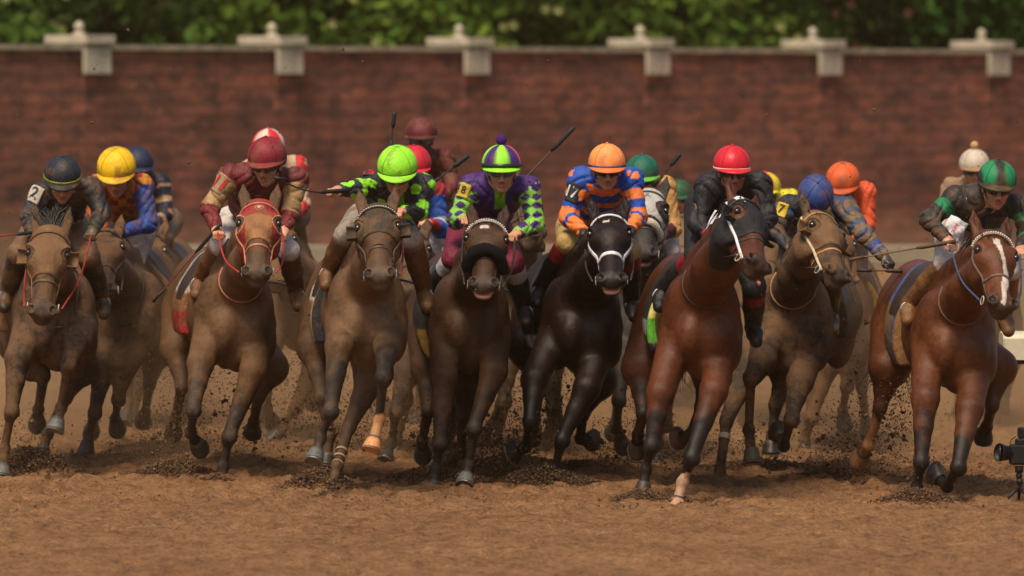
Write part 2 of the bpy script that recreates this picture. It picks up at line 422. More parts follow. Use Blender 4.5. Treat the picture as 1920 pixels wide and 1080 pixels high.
# ------------------------------------------------------------------ horses
Zv = np.array([0, 0, 1.])
def make_horse(label, Y0, chest, hw, rump, poll, muzz, legs, coat, hyaw=0, dark=(.018, .014, .012), mud=.35, hood=None, bridle=(.05, .03, .02),
               shadow=None, blaze=None, socks=(), band=None, ndark=.35, vox=1.0, cloth=None, mouth=False, tuft=False, neckw=1.0, hlen=.70, bnose=True, group=None, cups=False, hoofcol=None, marti=True, bandage=None, brow=None, nose_dy=0, seed=0, cross=False, hoodmark=None, bwid=.017, cheek=None, hindk=.45):
    rs = np.random.RandomState(seed+5)
    W = lambda q, dy=0: P(q[0], q[1], Y0+(q[2] if len(q) > 2 else 0)+dy)
    Cc = W(chest, .22); Rm = W(rump, 1.75)
    a = nrm((Rm-Cc)*np.array([1, 1, 0])); rt = np.array([a[1], -a[0], 0.])      # rt points to image right
    A3 = nrm(Rm-Cc)
    fr = np.array([rt, a, Zv])                                                  # rows: right, back, up
    origin = np.array([Cc[0], Cc[1], 0.])
    root = empty('horse', origin, label, 'horse', group)
    # head frame
    pw = W(poll, -.42); pz = W(muzz, -.42)
    d = pz-pw; sxz = math.hypot(d[0], d[2]); L = max(hlen-.06, sxz+.02); dy = -math.sqrt(L*L-sxz*sxz)
    mz = P(muzz[0], muzz[1], pw[1]+dy+nose_dy)
    v = nrm(mz-pw); f = np.array([math.sin(hyaw), -math.cos(hyaw), 0]); u = nrm(np.cross(f, v)); wv = nrm(np.cross(v, u))
    if np.dot(wv, f) < 0: wv = -wv
    HR = np.array([u, v, wv])
    S = (L+.06)/.60; ws = 1.40
    def H(x, y, z): return pw+(u*x*ws+v*y+wv*z)*S
    def he(x, y, z, rx, ry, rz, k=.03, tag='head', op='u'): return Ell(H(x, y, z), np.array([rx*ws, ry, rz])*S, HR, k, tag, op)
    def hc(p, q, ra, rb, k=.03, tag='head', op='u', sq=None): return Cone(H(*p), H(*q), ra*S, rb*S, k, tag, 0, op, sq)
    head = [he(0, .08, -.03, .074, .13, .082), he(0, .19, -.01, .085, .10, .078, .04)]
    for s_ in (-1, 1):
        head += [he(s_*.052, .20, -.10, .03, .10, .085, .04), he(s_*.062, .148, .022, .026, .035, .028, .03)]
    head += [hc((0, .2, -.005), (0, .50, -.012), .066, .045, .05), hc((0, .24, -.12), (0, .52, -.075), .05, .026, .05),
             he(0, .535, -.03, .055, .055, .055, .03, 'muz'), he(0, .565, -.068, .034, .032, .028, .02, 'muz'), hc((0, .25, -.05), (0, .5, -.04), .052, .042, .04)]
    for s_ in (-1, 1): head += [he(s_*.038, .54, .0, .026, .040, .028, .012, 'muz')]
    shell = list(head)
    for s_ in (-1, 1):
        head += [he(s_*.047, .548, .020, .015, .024, .018, .006, '', 's'), hc((s_*.03, .3, -.045), (s_*.036, .47, -.035), .026, .016, .02)]
        head += [he(s_*.088, .178, .03, .02, .026, .02, .012, '', 's')]
        head += [hc((s_*.030, .500, -.085), (s_*.058, .535, -.05), .004, .005, .01, '', 's')]
    if mouth: head += [he(0, .585, -.045, .036, .022, .009, .006, '', 's')]
    ears = []
    for s_ in (-1, 1):
        e0 = H(s_*.050, .02, -.02); e1 = H(s_*.064, -.075, .0); e2 = H(s_*.070, -.155, .02)
        ears += [Cone(e0, e1, .033*S, .031*S, .015, 'ear', 0, 'u', (wv, .75)), Cone(e1, e2, .031*S, .005*S, .01, 'ear', 0, 'u', (wv, .6)),
                 Ell(H(s_*.066, -.06, .024), np.array([.014, .055, .014])*S, HR, .006, '', 's')]
    # trunk
    B = lambda x, y, z: Cc+rt*x+a*y+Zv*z+A3[2]*Zv*y*.0
    slope = (Rm[2]-Cc[2])/1.55
    Bs = lambda x, y, z: Cc+rt*x+a*y+Zv*(z+slope*y)
    w_ = hw*.94
    body = [Ell(Bs(0, .24, -.04), (w_*.80, .36, .32), fr, .08, 'body'), Ell(Bs(0, .7, -.03), (w_*.98, .62, .31), fr, .09, 'body'), Ell(Bs(0, 1.2, .04), (w_*.92, .5, .31), fr, .1, 'body'),
            Ell(Bs(0, 1.6, .03), (w_*.95, .38, .34), fr, .1, 'body'), Cone(Bs(0, .35, .27), Bs(0, 1.5, .27), .085, .11, .10, 'body'),
            Ell(Bs(0, .0, -.16), (w_*.45, .14, .22), fr, .08, 'body')]
    for s_ in (-1, 1):
        body += [Ell(Bs(s_*w_*.53, .12, -.01), (.115, .20, .27), fr, .035, 'body'),                # shoulder
                 Ell(Bs(s_*w_*.35, -.05, -.11), (w_*.38, .135, .16), fr, .05, 'body'),         # breast muscle
                 Ell(Bs(s_*w_*.60, .03, -.18), (.095, .14, .16), fr, .025, 'body'),              # arm muscle
                 Ell(Bs(s_*w_*.5, 1.62, -.12), (.13, .26, .32), fr, .06, 'body')]
    body += [Cone(Bs(0, -.20, .02), Bs(0, -.20, -.22), .016, .018, .05, '', 0, 's')]            # groove between the breast muscles
    for s_ in (-1, 1): body += [Cone(Bs(s_*w_*.30, -.17, .12), Bs(s_*w_*.78, -.14, -.06), .008, .008, .045, '', 0, 's')]
    # neck
    n0 = Bs(0, .02, .16); n1 = H(0, .10, -.13); nm = (n0+n1)/2
    crest0 = Bs(0, .30, .30); c1 = H(0, .02, -.07)
    nw = neckw
    nside = nrm(np.cross(nrm(c1-crest0), Zv)); 
    neck = [Cone(n0, nm+Zv*-.02, .16*nw, .118*nw, .08, 'neck', 0), Cone(nm+Zv*-.02, n1, .13*nw, .085, .07, 'neck', .5),
            Cone(crest0, (crest0+c1)/2+Zv*.02, .13, .085, .09, 'neck', 0), Cone((crest0+c1)/2+Zv*.02, c1, .085, .07, .06, 'neck', .5)]
    # legs
    leg = []; hoofs = []
    for nm_, J in legs.items():
        tagn = 'leg'+nm_
        p = [W(q) for q in J]
        s_ = -1 if nm_[1] == 'L' else 1
        last = len(p)-1
        if nm_[0] == 'F':
            sh = Bs(s_*w_*.60, .12, -.08)
            e, kn, ft, hf = p
            leg += [Cone(sh, e, .108, .088, .04, tagn, -1), Cone(e, e+(kn-e)*.45, .086, .062, .03, tagn, 0, ts=.5), Cone(e+(kn-e)*.45, kn, .062, .043, .02, tagn, .5, ts=.5),
                    Cone(kn-Zv*.02-(kn-e)*.0, kn+nrm(ft-kn)*.035, .056, .047, .018, tagn, 1, ts=.1), Cone(kn+(ft-kn)*.1, ft, .032, .028, .02, tagn, 1.1, ts=.9),
                    Ell(ft, (.043, .046, .045), None, .014, tagn, 'u', 2), Cone(ft, ft+(hf-ft)*.75, .031, .035, .012, tagn, 2.1)]
            back = nrm(np.cross(nrm(ft-kn), rt)); back = back if back[1] > 0 else -back
            leg += [Cone(kn+back*.028+(ft-kn)*.15, ft+back*.022, .015, .015, .012, tagn, 1.1, ts=.9)]
        else:
            hp = Bs(s_*w_*.5, 1.5, -.05); st, hk, ft, hf = p
            leg += [Cone(hp, st, .18, .13, .08, tagn, -1), Cone(st, st+(hk-st)*.5, .115, .068, .04, tagn, 0, ts=.5), Cone(st+(hk-st)*.5, hk, .068, .044, .025, tagn, .5, ts=.5),
                    Ell(hk, (.042, .055, .056), None, .02, tagn, 'u', 1), Cone(hk, ft, .038, .031, .02, tagn, 1.1, ts=.9),
                    Ell(ft, (.044, .048, .046), None, .014, tagn, 'u', 2), Cone(ft, ft+(hf-ft)*.75, .032, .036, .012, tagn, 2.1)]
            bk = nrm(np.array([0, 1., .25])); leg += [Cone(hk+bk*.02, hk+bk*.055+Zv*.03, .03, .022, .03, tagn, 1, ts=0)]
        hoofs.append((nm_, ft, hf))
    tl = [Cone(Bs(0, 1.9, .22), Bs(0, 2.06, .05), .045, .03, .03, 'dark')]
    allp = body+neck+leg+tl+head+ears
    lo, hi = bounds(allp)
    hlo, hhi = bounds(head+ears, .03)
    h = .0135*vox
    xs = axis_grid(lo[0], hi[0], h, (hlo[0], hhi[0], .0085*vox)); ys = axis_grid(lo[1], hi[1], .02*vox, (hlo[1], hhi[1], .008*vox)); zs = axis_grid(lo[2], hi[2], h, (hlo[2], hhi[2], .009*vox))
    D = field(allp, xs, ys, zs)
    V, F = nets(D, xs, ys, zs)
    tg, tt = labels(allp, V)
    coat = np.array(coat); dk = np.array(dark); col = np.tile(coat, (len(V), 1))
    nz = vnoise3(V*14, seed)
    def bl(c0, c1, k): k = np.clip(k, 0, 1)[:, None]; return c0*(1-k)+np.array(c1)*k
    isleg = np.char.startswith(tg, 'leg')
    kd = np.where(isleg, np.clip((tt-.30+nz*.5)*2.6, 0, 1), 0)*np.where(np.char.startswith(tg, 'legH'), hindk, 1.)
    col = bl(col, dk*.8, kd*.97)
    lv = ((V-pw)@v)/S; lw = ((V-pw)@wv)/S; lu = ((V-pw)@u)/S/ws
    ish = (tg == 'head') | (tg == 'muz')
    km = np.where(ish, np.clip((lv-.44+nz*.06)*9, 0, 1), 0); col = bl(col, dk*1.2+.012, km*(.35+ndark))
    col = bl(col, dk*.6, np.where(tg == 'dark', 1., 0))
    col = bl(col, coat*.5, np.where((tg == 'ear') & (lw > .01), .6, 0))
    noshol = np.where(ish & (np.abs(np.abs(lu)-.046) < .014) & (np.abs(lv-.548) < .024) & (lw < .022) & (lw > -.03), 1., 0); col = bl(col, (.008, .006, .006), noshol*.8)
    dep = ((V-Cc)@a)
    for s0 in socks:
        nm_, t0, c0 = s0
        col = bl(col, c0, np.where((tg == 'leg'+nm_) & (tt+nz*.3 > t0), .95, 0))
    if blaze:
        bw = blaze[0]; u0 = blaze[1] if len(blaze) > 1 else 0
        rng = blaze[2] if len(blaze) > 2 else (.10, .52)
        k = np.where(ish & (lw > -.01) & (np.abs(lu-u0+nz*.008+.012*np.sin(lv*14)) < bw*(1+.3*np.sin(lv*20))) & (lv > rng[0]) & (lv < rng[1]), .95, 0); col = bl(col, (.62, .55, .47), k)
    if mouth: col = bl(col, (.45, .24, .17), np.where((tg == 'muz') & (np.abs(lw+.052) < .02) & (lv > .572), .85, 0))
    mesh('body', V, F, m_coat(mud, .41+.38*mud), root, col)
    # hoofs
    for nm_, ft, hf in hoofs:
        ax = nrm(hf-ft)
        fw = np.array([0, -1., 0]); 
        if abs(ax[1]) > .8: fw = np.array([0, 0, 1.]) if nm_[0] == 'F' else Zv
        fw = nrm(fw-ax*np.dot(fw, ax)); sd_ = np.cross(ax, fw)
        st = hf-ax*.05; V2 = []; F2 = []; seg = 20
        prof = [(-.012, .040, 0), (0, .046, .002), (.012, .047, .004), (.06, .060, .022), (.066, .061, .024), (.078, .062, .026), (.078, .045, .02)]
        for (t_, r_, o_) in prof:
            for k in range(seg):
                th = 2*math.pi*k/seg; cx = math.cos(th); rr = r_*(1.08 if cx > 0 else .92)
                V2.append(st+ax*t_+fw*(o_*max(cx, -.3)+cx*rr)+sd_*math.sin(th)*r_)
        for i in range(len(prof)-1):
            for k in range(seg): F2.append((i*seg+k, i*seg+(k+1) % seg, (i+1)*seg+(k+1) % seg, (i+1)*seg+k))
        F2.append(tuple(range((len(prof)-1)*seg, len(prof)*seg)))
        hc_ = hoofcol.get(nm_, (.035, .026, .018)) if hoofcol else (.035, .026, .018)
        V2 = np.array(V2); cc = np.tile(np.array(hc_), (len(V2), 1))
        cc[:2*seg] = np.array(dark)*1.4+.01
        hm = mesh('hoof', V2, F2, m_vcol('hoof_horn', .5, .5, .3, 40), root, cc)
        mb = MB(); pts = [st+ax*.082+fw*(math.cos(th)*.062+.022*max(math.cos(th), -.3))+sd_*math.sin(th)*.058 for th in np.linspace(-2.4, 2.4, 18)]
        mb.tube(pts, .006, (.4, .4, .38), 6); mb.build('horseshoe', m_plain('worn_metal', (.34, .33, .31), .35, .5, .8), hm)
    if bandage:
        for nm_, t0, t1, cb in bandage:
            J = legs[nm_]; p1 = W(J[2]); k1 = W(J[1]); mb = MB()
            for q0 in np.linspace(t0, t1, 3):
                cpt = k1+(p1-k1)*q0; mb.tube([cpt-nrm(p1-k1)*.008, cpt+nrm(p1-k1)*.008], .041, cb, 16)
            mb.build('leg_wrap', m_vcol('tape', .7, .3), root)
    # eyes
    for s_ in (-1, 1):
        mb = MB(); mb.ell(H(s_*.0775, .178, .020), (.020*S, .021*S, .020*S), HR, (.01, .006, .005)); mb.build('eye', m_plain('dark_eye', (.01, .006, .004), .08, .8, 0, .1), root, True)
    hp_ = [p for p in head if p.op == 'u']
    # hood
    eoff = .006
    if hood:
        hcol = np.array(hood['col']); v1 = hood.get('v1', .34)
        lo, hi = bounds(hp_, .03); hx = .0065*vox
        xs, ys, zs = (np.arange(lo[i], hi[i]+hx, hx) for i in range(3))
        D = field(hp_+[neck[1], neck[3]], xs, ys, zs, .008)
        X, Y, Z = np.meshgrid(xs, ys, zs, indexing='ij'); X = X-pw[0]; Y = Y-pw[1]; Z = Z-pw[2]
        LV = (X*v[0]+Y*v[1]+Z*v[2])/S; LU = (X*u[0]+Y*u[1]+Z*u[2])/S/ws; LW = (X*wv[0]+Y*wv[1]+Z*wv[2])/S
        lim = v1+.03-LW*.0-np.clip(-LW, 0, .2)*.25
        D = np.maximum(D, (LV-lim)*S); D = np.maximum(D, (-.02-LV)*S)
        re = hood.get('re', .048)
        ec = np.sqrt((np.abs(LU)-.088)**2+(LV-.185)**2+(LW-.02)**2); D = np.maximum(D, (re-ec)*S)
        V, F = nets(D.astype(np.float32), xs, ys, zs)
        q = V-pw; lv_ = q@v/S; lu_ = q@u/S/ws; lw_ = q@wv/S
        ecv = np.sqrt((np.abs(lu_)-.088)**2+(lv_-.185)**2+(lw_-.02)**2)
        cc = np.tile(hcol, (len(V), 1))
        pip = np.array(hood.get('pip', hcol*.6)); k = (ecv < re+.009) | (lv_ > v1+.014); cc[k] = pip
        if 'split' in hood:
            k = hood['split'](lu_, lv_, lw_); cc[k] = np.array(hood['col2'])
        ho = mesh('hood', V, F, m_cloth(hood.get('mud', .2), .75), root, cc)
        if hood.get('cup', True):
            for s_ in (-1, 1):                                                   # blinker cups behind the eyes
                V2 = []; F2 = []; nu, nv_ = 14, 6; c0 = H(s_*.098, .19, -.005)
                for j in range(nv_+1):
                    for i in range(nu+1):
                        th = math.pi*(.06+.88*i/nu)-math.pi/2 if False else math.pi*(i/nu)-math.pi/2; ph = j/nv_
                        r0 = .05*S
                        V2.append(c0+v*math.sin(th)*r0*(.9+.1*ph)+wv*(-math.cos(th)*r0*(1-.25*ph)+.01)+u*s_*(.055*ph-.02)*S)
                for j in range(nv_):
                    for i in range(nu): q0 = j*(nu+1)+i; F2.append((q0, q0+1, q0+nu+2, q0+nu+1))
                o = mesh('blinker_cup', V2, F2, m_cloth(hood.get('mud', .2), .75), ho, np.tile(hcol*.8, (len(V2), 1)))
                sm = o.modifiers.new('th', 'SOLIDIFY'); sm.thickness = .006; sm.offset = 0
        if 'emblem' in hood:
            hood['emblem'](ho, H, u, v, wv, S)
        eoff = .013
    # bridle
    bw_ = bwid; bc = np.array(bridle); br = None
    mb = MB()
    def ring(vc, tilt, wd, colr, off=None, th=.005, a0=0, a1=2*math.pi, n=36, m_=None, round_=0):
        cen = H(0, vc, -.05); ths = np.linspace(a0, a1, n, endpoint=(a1-a0 < 6.2))
        e2 = nrm(wv+v*tilt)
        dirs = np.array([math.sin(t)*u+math.cos(t)*e2 for t in ths])
        pts = trace(hp_, np.tile(cen, (n, 1)), dirs, .25*S)
        ax_ = nrm(np.cross(u, e2)); nor = dirs
        if round_ > 0:
            (m_ or mb).tube(pts+nor*round_*.7, round_, colr, 10)
        else: ribbon(m_ or mb, pts, nor, wd, th, colr, a1-a0 > 6.2, off if off is not None else eoff)
        return pts
    if bnose: ring(.35, .25, bw_, bc, eoff if (hood and hood.get('v1', .34) > .36) else .002)
    if cross:
        ring(.40, -.5, bw_*.9, bc, .003)
    # cheekpieces to the bit
    for s_ in (-1, 1):
        pts = []; dirs = []
        for t in np.linspace(0, 1, 14):
            c0 = H(0, .02+.46*t, -.07); pts.append(c0); dirs.append(nrm(u*s_+wv*(.30-.1*t)))
        pts = trace(hp_, np.array(pts), np.array(dirs), .22*S); ribbon(mb, pts, np.array(dirs), bw_, .005, bc if cheek is None else cheek, False, eoff if hood else .002)
        bit = H(s_*.062, .485, -.062)
        th = np.linspace(0, 2*math.pi, 17); mb.tube([bit+(v*math.cos(q)+wv*math.sin(q))*.027 for q in th], .004, (.45, .44, .4), 6, False)
    if brow is not None:
        ring(.115, -.55, .018, brow, .008 if not hood else .014, .006, -1.45, 1.45, 24)
    else: ring(.105, -.5, bw_, bc, eoff, .005, -1.45, 1.45, 24)
    ring(.02, -1.0, bw_, bc, eoff, .005, -1.9, 1.9, 24) if False else None
    brd = mb.build('bridle', m_vcol('bridle_leather', .55, .45, .25, 40), root, True)
    if brow is not None and len(brow) == 3 and band == 'beads':
        mb2 = MB(); cen = H(0, .115, -.05); e2 = nrm(wv-v*.55)
        ths = np.linspace(-1.3, 1.3, 26); dirs = np.array([math.sin(t)*u+math.cos(t)*e2 for t in ths]); pts = trace(hp_, np.tile(cen, (26, 1)), dirs, .25*S)
        for p_, d_ in zip(pts, dirs): mb2.ell(p_+d_*.017, (.0065, .0065, .0065), None, (.7, .66, .58), 6, 5)
        mb2.build('browband_beads', m_vcol('pale_bead', .4, .5), brd, True)
    if shadow is not None:
        mb2 = MB(); cen = H(0, .34, -.05); n = 40; ths = np.linspace(0, 2*math.pi, n, endpoint=False)
        dirs = np.array([math.sin(t)*u+math.cos(t)*wv for t in ths]); pts = trace(hp_, np.tile(cen, (n, 1)), dirs, .25*S)
        r_ = shadow[3] if len(shadow) > 3 else .035
        cl = []; V2 = []; F2 = []; seg = 14
        for i in range(n):
            rr = r_*(1 if dirs[i]@wv > -.2 else .45)
            for k in range(seg):
                ph = 2*math.pi*k/seg; q = rr*(1+.16*rs.randn()*.5); V2.append(pts[i]+dirs[i]*(rr*.8+math.cos(ph)*q)+v*math.sin(ph)*q*1.15)
        for i in range(n):
            for k in range(seg): j = (i+1) % n; F2.append((i*seg+k, i*seg+(k+1) % seg, j*seg+(k+1) % seg, j*seg+k))
        mesh('shadow_roll', V2, F2, m_plain('sheepskin_%d' % int(shadow[0]*100), tuple(shadow[:3]), .95, .1, 0, .35, 90, .01), root)
    # mane and forelock
    mb3 = MB(); nb = int(150/vox**2)
    for i in range(nb):
        t = rs.rand(); c0 = crest0*(1-t)+c1*t; c0 = c0+Zv*(.065+.02*t)+a*.02
        s_ = 1 if rs.rand() > .35 else -1
        l = .07+.09*rs.rand(); dr = nrm(np.array([s_*(.5+.6*rs.rand()), .5+.5*rs.rand(), .15-.6*rs.rand()])); 
        p0 = c0+rs.randn(3)*.012; p1 = p0+dr*l*.5+Zv*.015; p2 = p0+dr*l-Zv*l*.45
        mb3.tube([p0, p1, p2], [.007, .006, .001], None, 4, False)
    mb3.build('mane', m_plain('horse_hair', (.014, .011, .01), .6, .4, 0, .3, 60), root, True); mb3 = MB()
    for i in range(int((70 if tuft else 46)/vox)):
        p0 = H(rs.randn()*.02, -.0+rs.randn()*.012, .0)
        if tuft: dr = nrm(np.array([rs.randn()*.45-.25, .3+rs.rand()*.4, .9])); l = .12+.10*rs.rand(); p1 = p0+dr*l*.6; p2 = p0+dr*l+np.array([rs.randn()*.03, .0, -.02])
        else: dr = nrm(v*.8+wv*.5+u*rs.randn()*.35); l = .06+.08*rs.rand(); p1 = p0+dr*l*.5+wv*.012; p2 = p0+dr*l
        mb3.tube([p0, p1, p2], [.008 if tuft else .006, .007, .001], None, 4, False)
    mb3.build('forelock', m_plain('horse_hair', (.014, .011, .01), .6, .4, 0, .3, 60), root, True)
    mb4 = MB(); tb = Bs(0, 2.05, .06)
    for i in range(int(60/vox)):
        p0 = tb+rs.randn(3)*.015; l = .55+.25*rs.rand()
        pt = bez([p0, p0+np.array([rs.randn()*.04, .22, .02]), p0+np.array([rs.randn()*.07, l*.75, -.2]), p0+np.array([rs.randn()*.1, l, -.45-.2*rs.rand()])], 12)
        mb4.tube(pt, np.linspace(.009, .001, len(pt)), None, 4, False)
    mb4.build('tail', m_plain('horse_hair', (.014, .011, .01), .6, .4, 0, .3, 60), root, True)
    # saddle cloth and saddle: skins of the back
    bp = body[:5]+[b for b in body if b.op == 'u'][5:]
    bp = [b for b in body if b.op == 'u']
    def skin(name, y0, y1, z0, infl, mat, colf, hx=.016, wmax=9, flare=0):
        lo, hi = bounds(bp, .08); xs, ys, zs = (np.arange(lo[i], hi[i]+hx, hx*vox) for i in range(3))
        D = field(bp, xs, ys, zs, infl, .09)
        X, Y, Z = np.meshgrid(xs-Cc[0], ys-Cc[1], zs-Cc[2], indexing='ij'); LY = X*a[0]+Y*a[1]; LX = X*rt[0]+Y*rt[1]; LZ = Z-slope*LY
        D = D-flare*np.clip(.25-LZ, 0, 1)
        D = np.maximum(D, y0-LY); D = np.maximum(D, LY-y1); D = np.maximum(D, z0-LZ+.05*np.sin(LY*9)*0)
        D = np.maximum(D, np.abs(LX)-wmax)
        V, F = nets(D.astype(np.float32), xs, ys, zs); q = V-Cc; ly = q@a; lx = q@rt; lz = q[:, 2]-slope*ly
        return mesh(name, V, F, mat, root, colf(lx, ly, lz))
    if cloth:
        skin('saddle_cloth', .60, 1.10, cloth.get('z0', -.16), .018, m_cloth(cloth.get('mud', .35), .8), cloth['f'], flare=.10)
    def sc_col(x, y, z): c = np.tile((.035, .022, .016), (len(x), 1)); return c
    skin('saddle', .66, .98, .05, .036, m_vcol('saddle_leather', .5, .5, .2, 30), sc_col)
    # breastplate / martingale yoke hanging round the neck
    if marti:
        mb5 = MB(); pl = [p for p in body+neck if p.op == 'u']
        n = 24; ths = np.linspace(-2.2, 2.2, n); cen = (n0*.62+nm*.38); axn = nrm(nm-n0); e1 = rt; e2 = nrm(np.cross(axn, rt)); e2 = e2 if e2[1] < 0 else -e2
        dirs = np.array([math.sin(t)*e1+math.cos(t)*nrm(e2-Zv*.5) for t in ths]); pts = trace(pl, np.tile(cen, (n, 1)), dirs, .45)
        for _ in range(4): pts[1:-1] = (pts[:-2]+2*pts[1:-1]+pts[2:])/4
        mb5.tube(pts+dirs*.006, .0075, np.array(bridle)*.8, 6); mb5.build('neck_strap', m_vcol('bridle_leather', .55, .45, .25, 40), root, True)
    G = dict(root=root, H=H, u=u, v=v, wv=wv, S=S, bits=[H(-.075, .485, -.062), H(.075, .485, -.062)], Bs=Bs, rt=rt, a=a, Cc=Cc, bridle=brd, Y0=Y0, slope=slope, hw=hw)
    G['body'] = bp; G['allp'] = body+neck
    return G

# ------------------------------------------------------------------ jockeys
SK = srgb(176, 122, 92)
BACKD = dict(sh=(50, 47), el=(66, 100), ha=(30, 128), kn=(56, 165), an=(70, 245))
def make_jockey(label, G, helm, hw=35, pitch=12, hyaw=0, roll=0, j=None, jacket=None, jmud=.1, breech=(.55, .53, .5), bmud=.3, boot=(.02, .018, .018), bootband=None,
                glove=None, helmet=None, goggle=(.03, .025, .02), gframe=(.12, .10, .08), upgog=None, dy=.30, skin=None, vox=1.0, group=None, collar=None, kneecol=None, ankle_dy=.42):
    Y0 = G['Y0']; s = (50+Y0)/FPX; f = 1.0*300*s  # px scale relative to the front row
    fs = 1/f
    j = j or {}; skin = srgb(196, 140, 108) if skin is None else skin
    def jp(key, side, d_): 
        if key+side in j: q = j[key+side]; return P(q[0], q[1], Y0+dy+(q[2] if len(q) > 2 else d_))
        o = BACKD[key]; sg = -1 if side == 'L' else 1; return P(helm[0]+sg*o[0]*fs, helm[1]+o[1]*fs, Y0+dy+d_)
    hc = P(helm[0], helm[1], Y0+dy)
    SL, SR = jp('sh', 'L', .16), jp('sh', 'R', .16); EL, ER = jp('el', 'L', .10), jp('el', 'R', .10); HL, HR_ = jp('ha', 'L', -.12), jp('ha', 'R', -.12)
    KL, KR = jp('kn', 'L', .12), jp('kn', 'R', .12); AL, AR = jp('an', 'L', ankle_dy), jp('an', 'R', ankle_dy)
    mid = (SL+SR)/2
    seat = G['Bs'](0, .82, .56); hipc = np.array([mid[0]*.5+seat[0]*.5, max(seat[1], mid[1]+.42), min(seat[2], mid[2]-.08)])
    if 'hip' in j: hipc = P(j['hip'][0], j['hip'][1], Y0+dy+j['hip'][2])
    rt = nrm((SR-SL)*np.array([1, 1, .5])); ta = nrm(mid-hipc); back = nrm(np.cross(rt, ta)); back = back if back[2] > 0 else -back
    root = empty('person', hipc, label, 'jockey', group)
    TR = np.array([rt, ta, back])
    # head frame
    p = math.radians(pitch); ya = math.radians(hyaw); ro = math.radians(roll)
    R0 = np.array([[1, 0, 0], [0, -math.sin(p), math.cos(p)], [0, -math.cos(p), -math.sin(p)]])   # rows right, up, forward(face)
    Rz = np.array([[math.cos(ya), -math.sin(ya), 0], [math.sin(ya), math.cos(ya), 0], [0, 0, 1]])
    R0 = R0@Rz.T
    r_, u_, f_ = R0; r2 = r_*math.cos(ro)+u_*math.sin(ro); u2 = u_*math.cos(ro)-r_*math.sin(ro); r_, u_ = r2, u2
    HF = np.array([r_, u_, f_]); k = hw/300/.117*s*300
    X_ = lambda x, y, z: hc+(r_*x+u_*y+f_*z)*k
    E = lambda x, y, z, a_, b_, c_, kk=.012, t='skin', op='u': Ell(X_(x, y, z), np.array([a_, b_, c_])*k, HF, kk*k, t, op)
    Kc = lambda p0, p1, a_, b_, kk=.012, t='skin', op='u': Cone(X_(*p0), X_(*p1), a_*k, b_*k, kk*k, t, 0, op)
    dn = -.018
    face = [E(0, dn, -.005, .078, .09, .098), E(0, -.065+dn, .03, .062, .08, .062, .03)]
    for q in (-1, 1):
        face += [Kc((q*.045, -.09+dn, .012), (0, -.128+dn, .06), .022, .02, .02), E(q*.042, -.055+dn, .068, .022, .018, .018, .02), Kc((q*.012, -.008+dn, .094), (q*.045, -.010+dn, .078), .010, .009, .014),
                 E(q*.013, -.072+dn, .104, .010, .008, .010, .008), E(q*.079, -.04+dn, -.005, .011, .032, .02, .008)]
    face += [Kc((0, -.022+dn, .092), (0, -.064+dn, .118), .009, .013, .012), E(0, -.0905+dn, .098, .025, .0055, .010, .006, 'lip'), E(0, -.1025+dn, .096, .022, .0065, .010, .006, 'lip'), E(0, -.124+dn, .084, .02, .018, .016, .02)]
    for q in (-1, 1): face += [E(q*.031, -.030+dn, .104, .017, .010, .014, .008, 'skin', 's')]
    face += [E(0, -.0965+dn, .108, .023, .0022, .010, .003, 'skin', 's')]
    hdb = face[0:2]
    neckp = [Cone(X_(0, -.08, -.03), mid+ta*.02, .058, .068, .04, 'skin')]
    # trunk and limbs
    tw = np.linalg.norm(SR-SL)/2
    torso = [Ell(mid-ta*.13, (tw*.86, .19, .115), TR, .05, 'torso'), Ell((mid*.45+hipc*.55), (.15, .20, .11), TR, .06, 'torso'), Cone(SL, SR, .062, .062, .05, 'torso'),
             Ell(mid-ta*.04+back*.03, (tw*.6, .10, .09), TR, .05, 'torso')]
    hips = [Ell(hipc, (.165, .14, .13), TR, .05, 'hip')]
    arms = []; hands = []; legs_ = []; boots = []
    for sd_, Sx, Ex, Hx, Kx, Ax in (('L', SL, EL, HL, KL, AL), ('R', SR, ER, HR_, KR, AR)):
        ua = 'arm'+sd_
        wr = Hx+nrm(Ex-Hx)*.055
        arms += [Cone(Sx, Ex, .062, .045, .04, ua, 0), Cone(Ex, wr, .044, .031, .035, ua, 1)]
        hip = hipc+rt*(-.1 if sd_ == 'L' else .1); 
        legs_ += [Cone(hip, Kx, .105, .066, .05, 'leg'+sd_, 0), Cone(Kx, Kx+(Ax-Kx)*.10, .060, .052, .03, 'leg'+sd_, 1)]
        foot_d = nrm(np.array([(-.1 if sd_ == 'L' else .1), -.82, -.42])); heel = Ax-foot_d*.04-Zv*.03; toe = Ax+foot_d*.15-Zv*.03
        boots += [Cone(Kx+(Ax-Kx)*.10, Kx+(Ax-Kx)*.5, .063, .056, .02, 'boot'+sd_, 0, ts=.5), Cone(Kx+(Ax-Kx)*.5, Ax, .056, .040, .02, 'boot'+sd_, .5, ts=.5), Cone(heel, Ax+foot_d*.07-Zv*.02, .036, .037, .025, 'boot'+sd_, 1.1), Cone(Ax+foot_d*.07-Zv*.02, toe, .037, .028, .02, 'boot'+sd_, 1.5)]
        # hand: palm, four curled fingers, thumb
        fd = nrm(Hx-Ex); inn = (1 if sd_ == 'L' else -1)*np.array([1., 0, 0]); dnv = nrm(-Zv-fd*np.dot(-Zv, fd)); sdv = nrm(np.cross(fd, dnv)); sdv = sdv if np.dot(sdv, inn) > 0 else -sdv
        pc = Hx+fd*.0
        hands += [Cone(wr, Hx-fd*.02, .029, .030, .02, 'hand'), Ell(pc, (.042, .036, .022), np.array([sdv, fd, dnv]), .02, 'hand')]
